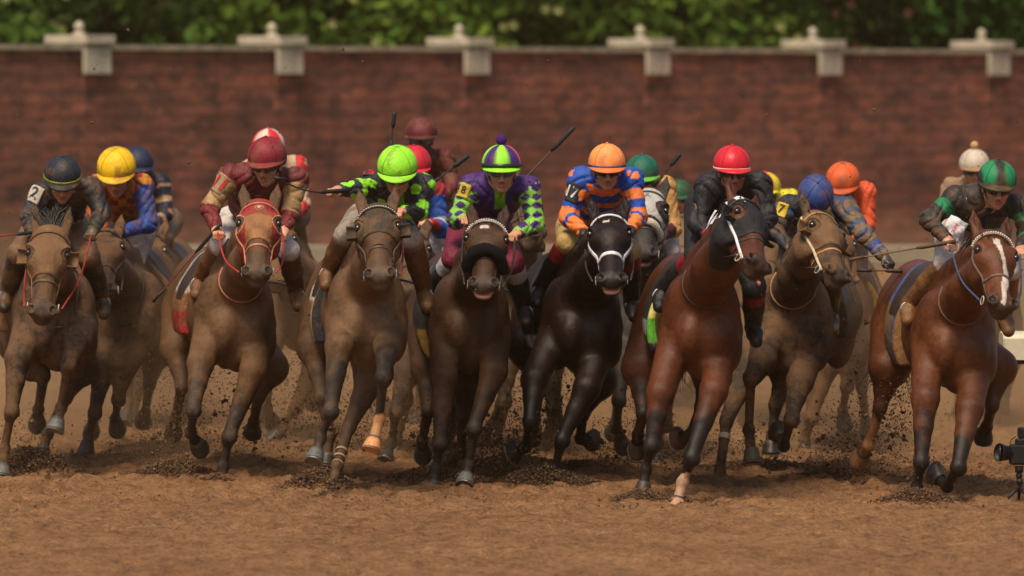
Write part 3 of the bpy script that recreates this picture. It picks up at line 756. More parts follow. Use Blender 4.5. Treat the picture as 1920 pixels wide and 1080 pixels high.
        for i in range(4):
            o = (i-1.5)*.0195; ln = [.9, 1.05, 1.0, .8][i]
            k0 = Hx+sdv*o+fd*.036-dnv*.004; k1 = k0+fd*.016*ln+dnv*.030*ln; k2 = k1-fd*.024*ln+dnv*.012*ln
            hands += [Cone(k0-fd*.012, k0, .0105, .0108, .006, 'hand'), Cone(k0, k1, .0105, .0095, .005, 'hand'), Cone(k1, k2, .0095, .0085, .004, 'hand')]
        t0 = Hx+sdv*.036-fd*.01+dnv*.008; t1 = t0+sdv*.012+fd*.026+dnv*.016; t2 = t1-sdv*.014+fd*.014+dnv*.012
        hands += [Cone(t0, t1, .0125, .0105, .008, 'hand'), Cone(t1, t2, .0105, .009, .004, 'hand')]
    bodyp = torso+hips+arms+legs_+boots+neckp+face+hands
    lo, hi = bounds(bodyp, .02); hlo, hhi = bounds(face+hands, .0)
    flo, fhi = bounds(face, .01)
    xs = axis_grid(lo[0], hi[0], .0085*vox, (flo[0], fhi[0], .0055*vox)); ys = axis_grid(lo[1], hi[1], .012*vox, (min(flo[1], hlo[1]), fhi[1], .0065*vox)); zs = axis_grid(lo[2], hi[2], .012*vox, (hlo[2], fhi[2], .0065*vox))
    V, F = nets(field(bodyp, xs, ys, zs, 0, .02), xs, ys, zs)
    tg, tt = labels(bodyp, V); col = np.tile(np.array(skin), (len(V), 1)); q = (V-hc)@HF.T/k
    fz = (tg == 'skin')|(tg == 'lip')
    col[tg == 'lip'] = np.array(skin)*np.array([.85, .5, .5])
    kk = fz & (q[:, 1] < -.1) & (np.abs(q[:, 0]) < .06); col[kk] *= .88
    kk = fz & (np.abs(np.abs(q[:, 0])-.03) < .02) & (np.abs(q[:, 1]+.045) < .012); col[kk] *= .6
    if glove is not None: col[tg == 'hand'] = np.array(glove)
    bo = mesh('body', V, F, m_skin() if glove is None else m_skin(), root, col)
    for q_ in (-1, 1):
        mb = MB(); mb.ell(X_(q_*.031, -.030+dn, .084), np.array([.0125]*3)*k, HF, (.05, .03, .02), 10, 8); mb.build('eye', m_plain('dark_eye', (.03, .018, .012), .1, .8, 0, .1), root, True)
    # jacket
    def garment(name, prims, infl, colf, mat, h, wr=.006, cut=None, seed=1):
        lo, hi = bounds(prims, .05); xs, ys, zs = (np.arange(lo[i], hi[i]+h, h*vox) for i in range(3))
        D = field(prims, xs, ys, zs, infl, .05)
        if wr:
            X = xs[:, None, None]; Y = ys[None, :, None]; Z = zs[None, None, :]
            a1 = X*20+Z*26+1.8*np.sin(Y*13+Z*11+seed)+1.2*np.sin(X*17-Y*9+seed*2); a2 = Z*34-X*30+1.6*np.sin(X*15+Y*19+seed*3)+np.sin(Z*21+seed)
            msk = .5+.5*np.sin(X*19-Z*16+Y*12+seed*1.7)
            D = D+wr*((1-np.abs(np.sin(a1)))**3*1.5*msk+(1-np.abs(np.sin(a2)))**3*1.3*(1-msk)-.35)
        if cut is not None: D = cut(D, xs, ys, zs)
        V, F = nets(D.astype(np.float32), xs, ys, zs); tg, tt = labels(prims, V)
        loc = (V-mid)@TR.T
        return mesh(name, V, F, mat, root, colf(tg, tt, loc, V))
    def jc(D, xs, ys, zs):                                     # sleeves end at the wrist, waist at the hips
        X = xs[:, None, None]-hipc[0]; Y = ys[None, :, None]-hipc[1]; Z = zs[None, None, :]-hipc[2]
        return D
    armj = []
    for p_ in arms: armj.append(Cone(p_.a, p_.b, p_.ra*1.0, p_.rb*1.0, p_.k, p_.tag, p_.t0))
    jk = garment('jacket', torso+armj, .011, jacket, m_cloth(jmud), .0085, .013, jc, helm[0] % 7)
    br_c = np.array(breech)
    def bf(tg, tt, loc, V):
        c = np.tile(br_c, (len(V), 1))
        if kneecol is not None: c[(np.char.startswith(tg, 'leg')) & (tt > .6)] = kneecol
        return c
    bre = garment('breeches', hips+legs_, .009, bf, m_cloth(bmud, .6), .011, .003)
    def bof(tg, tt, loc, V):
        c = np.tile(np.array(boot), (len(V), 1))
        if bootband is not None: c[tt < .26] = bootband
        return c
    bt = [garment('boot', boots[:4], .013, bof, m_cloth(bmud*.8, .32), .010, 0), garment('boot', boots[4:], .013, bof, m_cloth(bmud*.8, .32), .010, 0)]
    for sd_, Ax in (('L', AL), ('R', AR)):                     # stirrup iron under each boot
        fdx = nrm(np.array([(-.1 if sd_ == 'L' else .1), -.82, -.42])); c0 = Ax+fdx*.08-Zv*.02; sdx = np.array([1, 0, 0.])
        mb = MB(); mb.tube([c0+sdx*math.cos(t)*.048+nrm(Zv-fdx*.3)*(math.sin(t)*.056+.018) for t in np.linspace(0, 2*math.pi, 22)], .006, None, 6, False)
        top = c0+Zv*.09; mb.tube([top, G['Bs'](-.2 if sd_ == 'L' else .2, .72, .2)], .009, None, 6)
        st = mesh('stirrup', np.vstack(mb.V), mb.F, m_plain('worn_metal', (.34, .33, .31), .35, .5, .8), G['root'])
    # helmet
    hm = helmet; nu, nv_ = 48, 18; V = []; F = []; cc = []
    RX, RY, RZ = .117, .118, .135
    mbh = MB(); cw = lambda x, y, z: X_(x, y, z)
    rim = lambda th: -.012-.012*math.cos(th)  # th=0 front
    for jj in range(nv_+1):
        for i in range(nu):
            th = 2*math.pi*i/nu; y0 = -.035+(.02*math.cos(th)); ph = (math.pi/2+math.asin(-y0/RY)*1.0)*jj/nv_
            y = RY*math.cos(ph); rr = math.sqrt(max(0, 1-(y/RY)**2)); V.append(cw(RX*rr*math.sin(th), y, RZ*rr*math.cos(th)-.012))
    for jj in range(nv_):
        for i in range(nu): F.append((jj*nu+i, (jj+1)*nu+i, (jj+1)*nu+(i+1) % nu, jj*nu+(i+1) % nu))
    # colour each quad crisply: duplicate vertices per face
    Vq = []; Fq = []; Cq = []
    for fi, fce in enumerate(F):
        jj, i = divmod(fi, nu); th = 2*math.pi*(i+.5)/nu
        Fq.append(tuple(range(len(Vq), len(Vq)+4))); Vq += [V[t] for t in fce]; Cq += [hm['f'](th, jj/nv_)]*4
    me = mesh('helmet', Vq, Fq, m_cloth(hm.get('mud', .1)+.12, hm.get('rough', .58), .012), root, np.array(Cq))
    # weld positions for smooth shading
    sm = me.modifiers.new('s', 'WELD'); sm.merge_threshold = .0001
    sm = me.modifiers.new('t', 'SOLIDIFY'); sm.thickness = .006; sm.offset = -1
    mb = MB(); V = []; F = []; n = 24                            # peak
    for jj in range(5):
        for i in range(n+1):
            th = -1.25+2.5*i/n; t = jj/4; e = math.cos(th/1.25*math.pi/2)**.6 if abs(th) < 1.249 else 0
            V.append(cw((RX+.0+.012*t*e)*math.sin(th), -.012+.003-.020*t*e+(.02*math.cos(th)-.02), (RZ+.045*t*e)*math.cos(th)-.012))
    for jj in range(4):
        for i in range(n): q0 = jj*(n+1)+i; F.append((q0, q0+1, q0+n+2, q0+n+1))
    o = mesh('helmet_peak', V, F, m_cloth(hm.get('mud', .1)+.12, hm.get('rough', .58), .012), me, np.tile(np.array(hm['peak']), (len(V), 1))); q0 = o.modifiers.new('t', 'SOLIDIFY'); q0.thickness = .007; q0.offset = 0
    mbs = MB()
    for th in (math.pi/4, 3*math.pi/4, 5*math.pi/4, 7*math.pi/4):
        pts = []
        for ph in np.linspace(.12, 1.55, 14): y = RY*math.cos(ph); rr = math.sin(ph)*1.012; pts.append(cw(RX*rr*math.sin(th), y, RZ*rr*math.cos(th)-.012))
        mbs.tube(pts, .0022*k, np.array(hm['f'](th, .5))*.55, 5)
        mbs.build('cover_seam', m_vcol('seam', .8), me); mbs = MB()
    for (y0, y1, cb) in hm.get('bands', []):
        V = []; F = []
        for i in range(nu):
            th = 2*math.pi*i/nu
            for y in (y0, y1):
                yy = y+(.02*math.cos(th)-.02)*.6; rr = math.sqrt(max(0, 1-(yy/RY)**2))*1.02+.004; V.append(cw(RX*rr*math.sin(th), yy, RZ*rr*math.cos(th)-.012))
        for i in range(nu): k2 = (i+1) % nu; F.append((2*i, 2*i+1, 2*k2+1, 2*k2))
        o = mesh('helmet_band', V, F, m_cloth(hm.get('mud', .1), .5), me, np.tile(np.array(cb), (len(V), 1))); q0 = o.modifiers.new('t', 'SOLIDIFY'); q0.thickness = .005; q0.offset = 1
    mb = MB()
    if hm.get('pom') is not None:
        mb.ell(cw(0, .118+.026, -.012), np.array([.032, .030, .032])*k, None, hm['pom'], 16, 12)
        o = mb.build('pompom', m_vcol('wool_pompom', .95, .1, .25, 120, .01), me, True)
    else:
        mb.ell(cw(0, .119, -.012), np.array([.011, .006, .011])*k, None, np.array(hm['f'](0, 0))*.7, 10, 6); mb.build('button', m_vcol('helmet_button', .6), me, True)
    mbs = MB()
    mbs.tube(bez([cw(-.086, -.03, .02), cw(-.068, -.085, .035), cw(-.03, -.148, .052), cw(0, -.158, .056), cw(.03, -.148, .052), cw(.068, -.085, .035), cw(.086, -.03, .02)], 24), .0055*k, (.02, .018, .016), 6); mbs.build('chin_strap', m_vcol('goggle_frame', .4, .5), me, True)
    # goggles
    def goggles(yc, zc, lenc, strap, name, prim_off=0):
        mb = MB(); cw_ = 16
        lens = MB()
        for q in (-1, 1):
            lens.ell(cw(q*.033, yc, zc), np.array([.034, .020, .016])*k, HF, lenc, 16, 10)
        th = np.linspace(0, 2*math.pi, 33)
        fr_ = []
        for t in th: fr_.append(cw(.072*math.cos(t)*(1 if True else 0), yc+.027*math.sin(t)*(1-.25*math.cos(t)**2)-(.006*math.exp(-(math.cos(t)/.25)**2) if math.sin(t) < 0 else 0)*-1, zc-.004-.022*math.cos(t)**2))
        mb.tube(fr_, .0085*k, gframe, 8, False)
        go = mb.build(name, m_vcol('goggle_frame', .4, .5), root, True); lens.build('lens', m_plain('goggle_lens_%s' % name, tuple(lenc), .12, .8, 0, .3, 60), go, True)
        st_ = MB(); pts = []; nor = []
        for t in np.linspace(.55, 2*math.pi-.55, 26):
            x = .083*math.sin(t)*1.0; z = .098*math.cos(t)-.002
            yy = yc+.012*(1-math.cos(t))
            rr = 1.0 if yc < -.03 else 1.0
            pts.append(cw(x*(1.45 if yc > -.02 else 1.02), yy, z*(1.42 if yc > -.02 else 1.02))); nor.append(r_*math.sin(t)+f_*math.cos(t))
        ribbon(st_, np.array(pts), np.array(nor), .018*k, .003, strap); st_.build('goggle_strap', m_vcol('goggle_frame', .4, .5), go, True)
    if goggle is not None: goggles(-.048, .092, goggle, (.02, .02, .02), 'goggles')
    if upgog is not None:
        V = []; F = []
        for i in range(nu):
            th = 2*math.pi*i/nu
            for y in (-.012, .012):
                yy = y+.012+(.02*math.cos(th)-.02)*.5; rr = math.sqrt(max(0, 1-(yy/RY)**2))*1.03+.02*math.exp(-(min(th, 2*math.pi-th)/.55)**2)+.012; V.append(cw(RX*rr*math.sin(th), yy-.006, RZ*rr*math.cos(th)-.012))
        for i in range(nu): k2 = (i+1) % nu; F.append((2*i, 2*i+1, 2*k2+1, 2*k2))
        o = mesh('spare_goggles', V, F, m_vcol('goggle_frame', .4, .5), me, np.tile(np.array(upgog), (len(V), 1))); q0 = o.modifiers.new('t', 'SOLIDIFY'); q0.thickness = .008; q0.offset = 1
    # reins from the bit to the hands
    mb = MB(); rc = G.get('rein', (.04, .025, .02))
    for i, Hx in enumerate((HL, HR_)):
        if j.get('noreinL' if i == 0 else 'noreinR'): continue
        b = G['bits'][i]; pm = (b+Hx)/2+np.array([(-.02 if i == 0 else .02), 0, -.05]); mb.tube(bez([b, pm, Hx, Hx+np.array([0, .06, -.05])], 24), .0065, rc, 6)
    if mb.V: mb.build('reins', m_vcol('bridle_leather', .55, .45, .25, 40), G['bridle'], True)
    return dict(root=root, HL=HL, HR=HR_, jk=jk, bre=bre, bt=bt, mid=mid, TR=TR, torso=torso+armj, legp=hips+legs_, SL=SL, SR=SR, EL=EL, ER=ER, KL=KL, KR=KR, X=X_, HF=HF, hm=me)

def whip(label, p0, p1, c0=(.012, .012, .012), c1=(.03, .02, .015), flap=True, bend=0, thick=1.0):
    """riding crop: padded handle/tip at p1, thin shaft from p0"""
    p0 = np.array(p0); p1 = np.array(p1); o = empty('riding_crop', p0, label, 'riding crop', 'riding crops')
    d = nrm(p1-p0); L = np.linalg.norm(p1-p0); m = (p0+p1)/2+Zv*bend
    ln = bez([p0, m, p1], 16); mb = MB(); mb.tube(ln, np.linspace(.005, .0045, len(ln))*thick, c1, 7); mb.build('shaft', m_vcol('crop_shaft', .5), o, True)
    mb = MB(); k = int(len(ln)*.62); mb.tube(ln[k:], np.r_[.006, np.full(len(ln[k:])-2, .0125), .011]*thick, c0, 8); mb.build('padded_tip', m_vcol('crop_foam', .6), o, True)
    mb = MB(); mb.tube([ln[0]-d*.0, ln[0]+d*.10], .0095*thick, c0, 8); mb.build('grip', m_vcol('crop_foam', .6), o, True)
    return o

# ------------------------------------------------------------------ ground
def build_ground():
    xs = np.unique(np.concatenate([np.linspace(-500, -20, 14), np.linspace(-20, -5, 40), np.arange(-5, 5, .04), np.linspace(5, 20, 40), np.linspace(20, 500, 14)]))
    ys = np.unique(np.concatenate([np.linspace(-200, -9, 20), np.arange(-9, 9, .045), np.linspace(9, 26, 90), np.linspace(26, 800, 16)]))
    X, Y = np.meshgrid(xs, ys, indexing='ij'); x = X.ravel(); y = Y.ravel()
    z = .030*vnoise(x*1.6, y*1.1, 1)+.034*vnoise(x*5, y*4, 2)+(.034*vnoise(x*13, y*12, 3)+.030*vnoise(x*26, y*24, 4))*(1+.8*np.clip(y+.5, 0, 1))
    z *= (np.abs(x) < 60)*np.clip((26-y)/10, 0, 1)*np.clip((y+30)/10, 0, 1)
    for px, py, Yh, w_, h in HEAPS:
        g = P(px, py, Yh); z += h*.75*np.exp(-(((x-g[0])/w_*2.1)**2+((y-Yh)/w_*2.4)**2)*1.3)*(.8+1.4*vnoise(x*16, y*16, 7))
    rs = np.random.RandomState(8)
    for _ in range(420):
        hx, hy = rs.uniform(-4.2, 4.2), rs.uniform(-3, 9); m = (np.abs(x-hx) < .2) & (np.abs(y-hy) < .25); r2 = np.hypot((x[m]-hx), (y[m]-hy)*.8); z[m] += -.035*np.exp(-(r2/.055)**2)+.016*np.exp(-((r2-.10)/.03)**2)
    z -= .005
    nx, ny = len(xs), len(ys); I, J = np.meshgrid(np.arange(nx-1), np.arange(ny-1), indexing='ij'); q = (I*ny+J).ravel()
    F = np.stack([q, q+ny, q+ny+1, q+1], 1)
    m, t, bs = nodes('track_dirt')
    big = noise(t, .7, 4, .6); med = noise(t, 7, 6, .72); fine = noise(t, 45, 5, .75)
    c0 = ramp(t, big.outputs[0], [(.3, srgb(146, 105, 72)), (.7, srgb(170, 128, 90))])
    c1 = ramp(t, med.outputs[0], [(.32, .5), (.5, .95), (.7, 1.3)]); c = mix(t, c0.outputs[0], c1.outputs[0], 1., 'MULTIPLY')
    c2 = ramp(t, fine.outputs[0], [(.32, .5), (.55, 1.05), (.7, 1.3)]); c = mix(t, c, c2.outputs[0], 1., 'MULTIPLY')
    t.links.new(c, bs.inputs['Base Color']); bs.inputs['Roughness'].default_value = .95; bs.inputs['Specular IOR Level'].default_value = .15
    hh = mix(t, med.outputs[0], fine.outputs[0], .5); bump(t, bs, hh, .07, 1.)
    o = mesh('track', np.stack([x, y, z], 1), F, m); tag(o, 'brown harrowed dirt racetrack', kind='structure', cat='ground')
    g, t, bs = nodes('grass'); n1 = noise(t, .8, 4, .6); n2 = noise(t, 18, 4, .7)
    c = ramp(t, n1.outputs[0], [(.3, srgb(70, 88, 34)), (.7, srgb(98, 112, 48))]); c3 = ramp(t, n2.outputs[0], [(.3, .6), (.7, 1.2)]); c = mix(t, c.outputs[0], c3.outputs[0], 1., 'MULTIPLY')
    t.links.new(c, bs.inputs['Base Color']); bs.inputs['Roughness'].default_value = .9; bump(t, bs, n2.outputs[0], .05)
    V = []; xs = np.linspace(-40, 40, 60)
    for xx in xs:
        e = .6*math.sin(xx*.7)+.3*math.sin(xx*2.3)
        for yy in (27+e*.5, 28+e, 32, 37): V.append((xx, yy+.45*xx*0, .004+(.03 if 28 < yy < 33 else 0)))
    F = [(i*4+k, i*4+4+k, i*4+5+k, i*4+1+k) for i in range(len(xs)-1) for k in range(3)]
    o = mesh('grass_verge', V, F, g); tag(o, 'narrow green grass verge at the far edge of the track', cat='ground', kind='structure')
    mb = MB(); rs = np.random.RandomState(3)                   # tufts along the verge
    for i in range(5200):
        x = rs.uniform(-9, 9); y = rs.uniform(27.5, 36.5); h = .04+.06*rs.rand(); a = rs.rand()*3.14; d = np.array([math.cos(a), math.sin(a), 0])*.02
        p = np.array([x, y, .0]); tip = p+np.array([rs.randn()*.02, rs.randn()*.02, h]); mb.add([p-d, p+d, tip], [(0, 1, 2)], np.array(srgb(90, 110, 45))*(.6+.8*rs.rand()))
    o = mb.build('grass', m_vcol('grass_blade', .8), None); tag(o, 'short green grass blades on the verge', cat='grass', kind='stuff')

# ------------------------------------------------------------------ brick wall
WL, WR = (P(190, 300, 38.0), P(1880, 300, 50.0))
def build_wall():
    A = np.array([WL[0], 38.0]); Bp = np.array([WR[0], 50.0]); d = (Bp-A); Lw = np.linalg.norm(d); d /= Lw; n = np.array([d[1], -d[0]])   # n faces the camera
    root = empty('brick_wall', (A[0], A[1], 0), 'long red brown brick wall with thin stone coping behind the track', 'wall')
    h0, h1 = 2.68, 2.585
    m, t, bs = nodes('old_brick')
    tc = N(t, 'ShaderNodeTexCoord'); br = N(t, 'ShaderNodeTexBrick', Scale=1.0)
    br.inputs['Brick Width'].default_value = .215; br.inputs['Row Height'].default_value = .075; br.inputs['Mortar Size'].default_value = .007; br.inputs['Bias'].default_value = -.1
    br.inputs['Color1'].default_value = (*srgb(150, 86, 64), 1); br.inputs['Color2'].default_value = (*srgb(98, 64, 54), 1); br.inputs['Mortar'].default_value = (*srgb(120, 94, 78), 1)
    uv = N(t, 'ShaderNodeUVMap'); t.links.new(uv.outputs[0], br.inputs[0])
    nz = noise(t, 1.1, 5, .65); v = ramp(t, nz.outputs[0], [(.3, .62), (.7, 1.22)])
    n3 = N(t, 'ShaderNodeTexNoise', Scale=5., Detail=3.); mp = N(t, 'ShaderNodeMapping'); mp.inputs['Scale'].default_value = (1, 2.4, 1)
    t.links.new(uv.outputs[0], mp.inputs[0]); t.links.new(mp.outputs[0], n3.inputs['Vector'])
    r3 = ramp(t, n3.outputs[0], [(.60, 0), (.70, .5)])
    c = mix(t, br.outputs[0], v.outputs[0], 1., 'MULTIPLY'); c = mix(t, c, srgb(150, 86, 64), r3.outputs[0])
    n4 = N(t, 'ShaderNodeTexNoise', Scale=3.1, Detail=4.); t.links.new(uv.outputs[0], n4.inputs['Vector']); r4 = ramp(t, n4.outputs[0], [(.56, 0), (.66, .6)])
    c = mix(t, c, srgb(60, 46, 42), r4.outputs[0])
    b2 = N(t, 'ShaderNodeTexBrick', Scale=1.); b2.inputs['Brick Width'].default_value = .62; b2.inputs['Row Height'].default_value = .15; b2.inputs['Mortar Size'].default_value = .022; b2.inputs['Mortar Smooth'].default_value = .6
    b2.inputs['Color1'].default_value = (1.1, 1.05, 1, 1); b2.inputs['Color2'].default_value = (.78, .80, .82, 1); b2.inputs['Mortar'].default_value = (.62, .62, .64, 1); t.links.new(uv.outputs[0], b2.inputs[0])
    c = mix(t, c, b2.outputs[0], 1., 'MULTIPLY')
    n5 = N(t, 'ShaderNodeTexNoise', Scale=1., Detail=5., Roughness=.7); mp5 = N(t, 'ShaderNodeMapping'); mp5.inputs['Scale'].default_value = (1.8, 4.5, 1)
    t.links.new(uv.outputs[0], mp5.inputs[0]); t.links.new(mp5.outputs[0], n5.inputs['Vector']); r5 = ramp(t, n5.outputs[0], [(.32, .62), (.5, 1.), (.68, 1.32)]); c = mix(t, c, r5.outputs[0], 1., 'MULTIPLY')
    t.links.new(c, bs.inputs['Base Color']); bs.inputs['Roughness'].default_value = .92
    bump(t, bs, br.outputs['Fac'], .008, -.6)
    def pt(s_, o, z): q = A+d*s_+n*o; return (q[0], q[1], z)
    def H(s_): return h0+(h1-h0)*s_/Lw
    def panel(mbx, s0, s1, o0, o1, z0, z1f, name=None):
        V = []; 
        for s_ in (s0, s1):
            for o_ in (o0, o1):
                for z in (z0, z1f(s_)): V.append(pt(s_, o_, z))
        F = [(2, 3, 7, 6), (0, 4, 5, 1), (0, 1, 3, 2), (4, 6, 7, 5), (1, 5, 7, 3), (0, 2, 6, 4)]
        mbx.add(V, F)
    def uvs(o):
        me = o.data; u = me.uv_layers.new(name='UVMap'); off = np.array(o.parent.location) if o.parent else 0
        for p in me.polygons:
            for li in p.loop_indices:
                co = np.array(me.vertices[me.loops[li].vertex_index].co); s_ = co[0]*d[0]+co[1]*d[1]; oo = co[0]*n[0]+co[1]*n[1]; u.data[li].uv = (s_+oo, co[2])
    mb = MB(); panel(mb, -26, 40, -.4, 0, -.3, H)
    uvs(mb.build('wall_face', m, root))
    st = m_plain('limestone', srgb(178, 168, 148), .85, .2, 0, .22, 6, .01)
    mb = MB(); 
    for i in range(64):
        s_ = -26+i*1.03; panel(mb, s_, s_+1.02, -.46, .05, H(s_)+.002, lambda q, s_=s_: H(s_)+.055)
    mb.build('coping', m_plain('coping_stone', srgb(150, 138, 118), .9, .2, 0, .35, 5, .01), root)
    # piers: seen at these photo columns
    for px in (-190, 190, 551, 902, 1241, 1564, 1880, 2190):
        tgt = (px-960)/FPX; lo, hi = -20., 30.
        for _ in range(50):
            md = (lo+hi)/2; q = A+d*md+n*.14
            if q[0]/(q[1]+50) < tgt: lo = md
            else: hi = md
        s0 = md; hh = H(s0)
        pr = empty('wall_pier', pt(s0, .1, 0), {-190: 'brick pier with stone cap', 190: 'brick pier with pale stone cap and ball, leftmost of the row on the wall', 551: 'brick pier with stone cap and ball above the red and white helmet', 902: 'brick pier with stone cap and ball above the purple and green helmet', 1241: 'brick pier with stone cap and ball above the tan jacketed jockey, fourth from the left', 1564: 'brick pier with stone cap and ball above the plain orange helmet', 1880: 'brick pier with stone cap and ball, rightmost of the row on the wall', 2190: 'brick pier with stone cap'}[px] if 0 < px < 1920 else 'brick pier with pale stone cap standing out of frame', 'pier', 'stone capped piers along the brick wall')
        mb = MB(); panel(mb, s0-.17, s0+.17, .002, .025, -.3, lambda q: hh-.26); uvs(mb.build('pier_shaft', m, pr))
        mb = MB(); panel(mb, s0-.20, s0+.20, .053, .10, hh-.255, lambda q: hh+.03); panel(mb, s0-.215, s0+.215, -.52, .145, hh+.076 if False else hh+.078, lambda q: hh+.17)
        mb.build('stone_cap', st, pr)
        mb = MB(); c0 = np.array(pt(s0, -.2, hh+.17)); prof = [(.075, 0), (.07, .02), (.035, .03), (.03, .04), (.045, .06), (.055, .085), (.05, .112), (.035, .135), (.012, .15), (.001, .152)]
        V = [c0+np.array([r*math.cos(t_), r*math.sin(t_), z]) for r, z in prof for t_ in np.linspace(0, 2*math.pi, 16, endpoint=False)]
        F = [(i*16+k, i*16+(k+1) % 16, (i+1)*16+(k+1) % 16, (i+1)*16+k) for i in range(len(prof)-1) for k in range(16)]
        mb.add(V, F); mb.build('ball_finial', st, pr, True)
    # low white rail in front of the wall
    rr = empty('outer_rail', (0, 35.5, 0), 'low weathered white rail running along the foot of the brick wall', 'rail')
    wh = m_plain('weathered_white', srgb(128, 120, 104), .6, .4, 0, .15, 8, .003)
    mb = MB(); mb.box((-60, 37.2, .33), (60, 37.3, .56), None, None, None, .02); mb.build('rail_beam', wh, rr)
    for i in range(54):
        x = -59+i*2.2; mb = MB(); mb.box((x-.05, 37.32, -.05), (x+.05, 37.42, .54), None, None, None, .01); mb.build('rail_post', wh, rr)

# ------------------------------------------------------------------ trees and shrubs beyond the wall
def crown(name, ctr, rad, n, col, parent, seed, leaf=.085, var=.45, clumps=26):
    rs = np.random.RandomState(seed); ctr = np.array(ctr); rad = np.array(rad)
    cc = rs.randn(clumps, 3); cc /= np.linalg.norm(cc, axis=1)[:, None]; cc *= (.35+.62*rs.rand(clumps, 1)**.6); cr = .22+.24*rs.rand(clumps)
    k = rs.randint(0, clumps, n); d = rs.randn(n, 3); d /= np.linalg.norm(d, axis=1)[:, None]; q = cc[k]+d*(cr[k]*(.55+.5*rs.rand(n)))[:, None]
    p = ctr+q*rad; p = p[p[:, 2] > .1]; n = len(p); k = k[:n]
    a = rs.randn(n, 3); a /= np.linalg.norm(a, axis=1)[:, None]; b = np.cross(a, rs.randn(n, 3)); b /= np.linalg.norm(b, axis=1)[:, None]
    l = leaf*(.6+.8*rs.rand(n))[:, None]; V = np.stack([p-a*l, p+b*l*.45, p+a*l, p-b*l*.45], 1).reshape(-1, 3)
    F = np.arange(4*n).reshape(-1, 4)
    tone = (1+var*(rs.rand(clumps)-.5)*1.6)[k]*(1+var*(rs.rand(n)-.5)); c = np.array(col)*tone[:, None]; c[:, 0] *= (1+.5*(rs.rand(n)-.3)); c = np.repeat(np.clip(c, .004, 1), 4, 0)
    m, nm_ = m_vcol('leaf', .7, .12, .1, 8), name
    return mesh(name, V, F, m, parent, c, False)
def build_trees():
    specs = [(-230, 52, 2.6, 2.4, (.050, .105, .012), 'yellow green shrub with pale blossoms at the left end above the wall', 'pale'),
             (150, 58, 3.6, 3.0, (.040, .085, .014), 'mid green leafy tree behind the leftmost wall piers', None),
             (420, 62, 3.2, 3.4, (.030, .070, .012), 'dark green tree above the wall over the red and white helmet', None),
             (640, 56, 2.4, 2.6, (.022, .055, .012), 'very dark green tree above the wall left of the blossoming shrub', None),
             (860, 53, 3.0, 2.6, (.075, .125, .020), 'broad yellow green shrub with creamy blossoms above the middle of the wall', 'pale'),
             (1180, 54, 2.6, 2.5, (.080, .120, .022), 'light green shrub with a few cream blossoms right of the middle of the wall', 'pale2'),
             (1440, 55, 2.4, 2.6, (.036, .075, .014), 'green shrub with dusky red blossoms above the wall', 'red'),
             (1700, 57, 3.2, 3.0, (.028, .085, .012), 'deep green tree above the wall on the right', None),
             (1980, 60, 3.0, 3.2, (.030, .095, .014), 'bright green tree above the right end of the wall', None),
             (60, 50.5, 1.8, 1.9, (.066, .115, .022), 'low yellow green bush above the left end of the wall', 'pale')]
    for i, (px, Y, rx, rz, col, lab, fl) in enumerate(specs):
        c = P(px, 200, Y); z = rz*.78+.5
        o = empty('flowering_shrub' if fl else 'broadleaf_tree', (c[0], Y, 0), lab, 'shrub' if fl else 'tree', 'trees and shrubs beyond the brick wall')
        mb = MB(); rs = np.random.RandomState(i)
        mb.tube([(c[0], Y, -.2), (c[0]+.1, Y, 1.0), (c[0]+.05, Y+.1, z)], [.17, .13, .07], None, 9)
        for k in range(6):
            a = k*1.05; p0 = np.array([c[0]+.08, Y, .9+.12*k]); e = p0+np.array([math.cos(a)*rx*.6, math.sin(a)*.8, rz*.6]); mb.tube(bez([p0, (p0+e)/2+Zv*.1, e], 8), np.linspace(.06, .015, 9), None, 6)
        mb.build('trunk', m_plain('bark', (.05, .035, .025), .9, .2, 0, .4, 12, .01), o, True)
        crown('crown', (c[0], Y, z+.35), (rx, 1.7, rz), 17000, np.array(col)*np.array([.72, .84, .55]), o, i+10, .105, .8)
        if fl:
            rs = np.random.RandomState(90+i); mb = MB(); nb = {'pale': 20, 'pale2': 8, 'red': 34}[fl]
            for k in range(nb):
                th = rs.rand()*6.28; q = np.array([c[0]+rx*.9*(rs.rand()*2-1), Y-1.75+.3*rs.rand(), 2.35+rs.rand()*1.3 if rs.rand() < .6 else 1+3*rs.rand()])
                for m_ in range(5):
                    a = m_*1.256; dd = np.array([math.cos(a), -.3, math.sin(a)])*.045; e = np.array([-math.sin(a), -.2, math.cos(a)])*.02
                    mb.add([q, q+dd+e, q+dd*1.4, q+dd-e], [(0, 1, 2, 3)], np.array(srgb(150, 156, 90) if fl != 'red' else srgb(96, 44, 34))*(.8+.3*rs.rand()))
            mb.build('blossom', m_vcol('petal', .6), o)
    # distant wood closing the view
    c = []
    o = None
    rs = np.random.RandomState(4); n = 60000
    p = np.stack([rs.uniform(-26, 26, n), rs.uniform(66, 70, n), rs.uniform(0, 7.5, n)+.8*np.sin(np.arange(n))], 1); p[:, 2] *= .8+.25*np.sin(p[:, 0]*.7)
    a = rs.randn(n, 3); a /= np.linalg.norm(a, axis=1)[:, None]; b = np.cross(a, rs.randn(n, 3)); b /= np.linalg.norm(b, axis=1)[:, None]; l = .17
    V = np.stack([p-a*l, p+b*l*.5, p+a*l, p-b*l*.5], 1).reshape(-1, 3); col = np.repeat(np.array([.024, .055, .011])*(1+.5*np.sin(p[:, :1]*1.3))*(.6+.8*rs.rand(n, 1)), 4, 0)
    o = mesh('woodland', V, np.arange(4*n).reshape(-1, 4), m_vcol('leaf', .55), None, col, False); tag(o, 'dark green wood behind the trees beyond the wall', cat='woodland', kind='stuff')

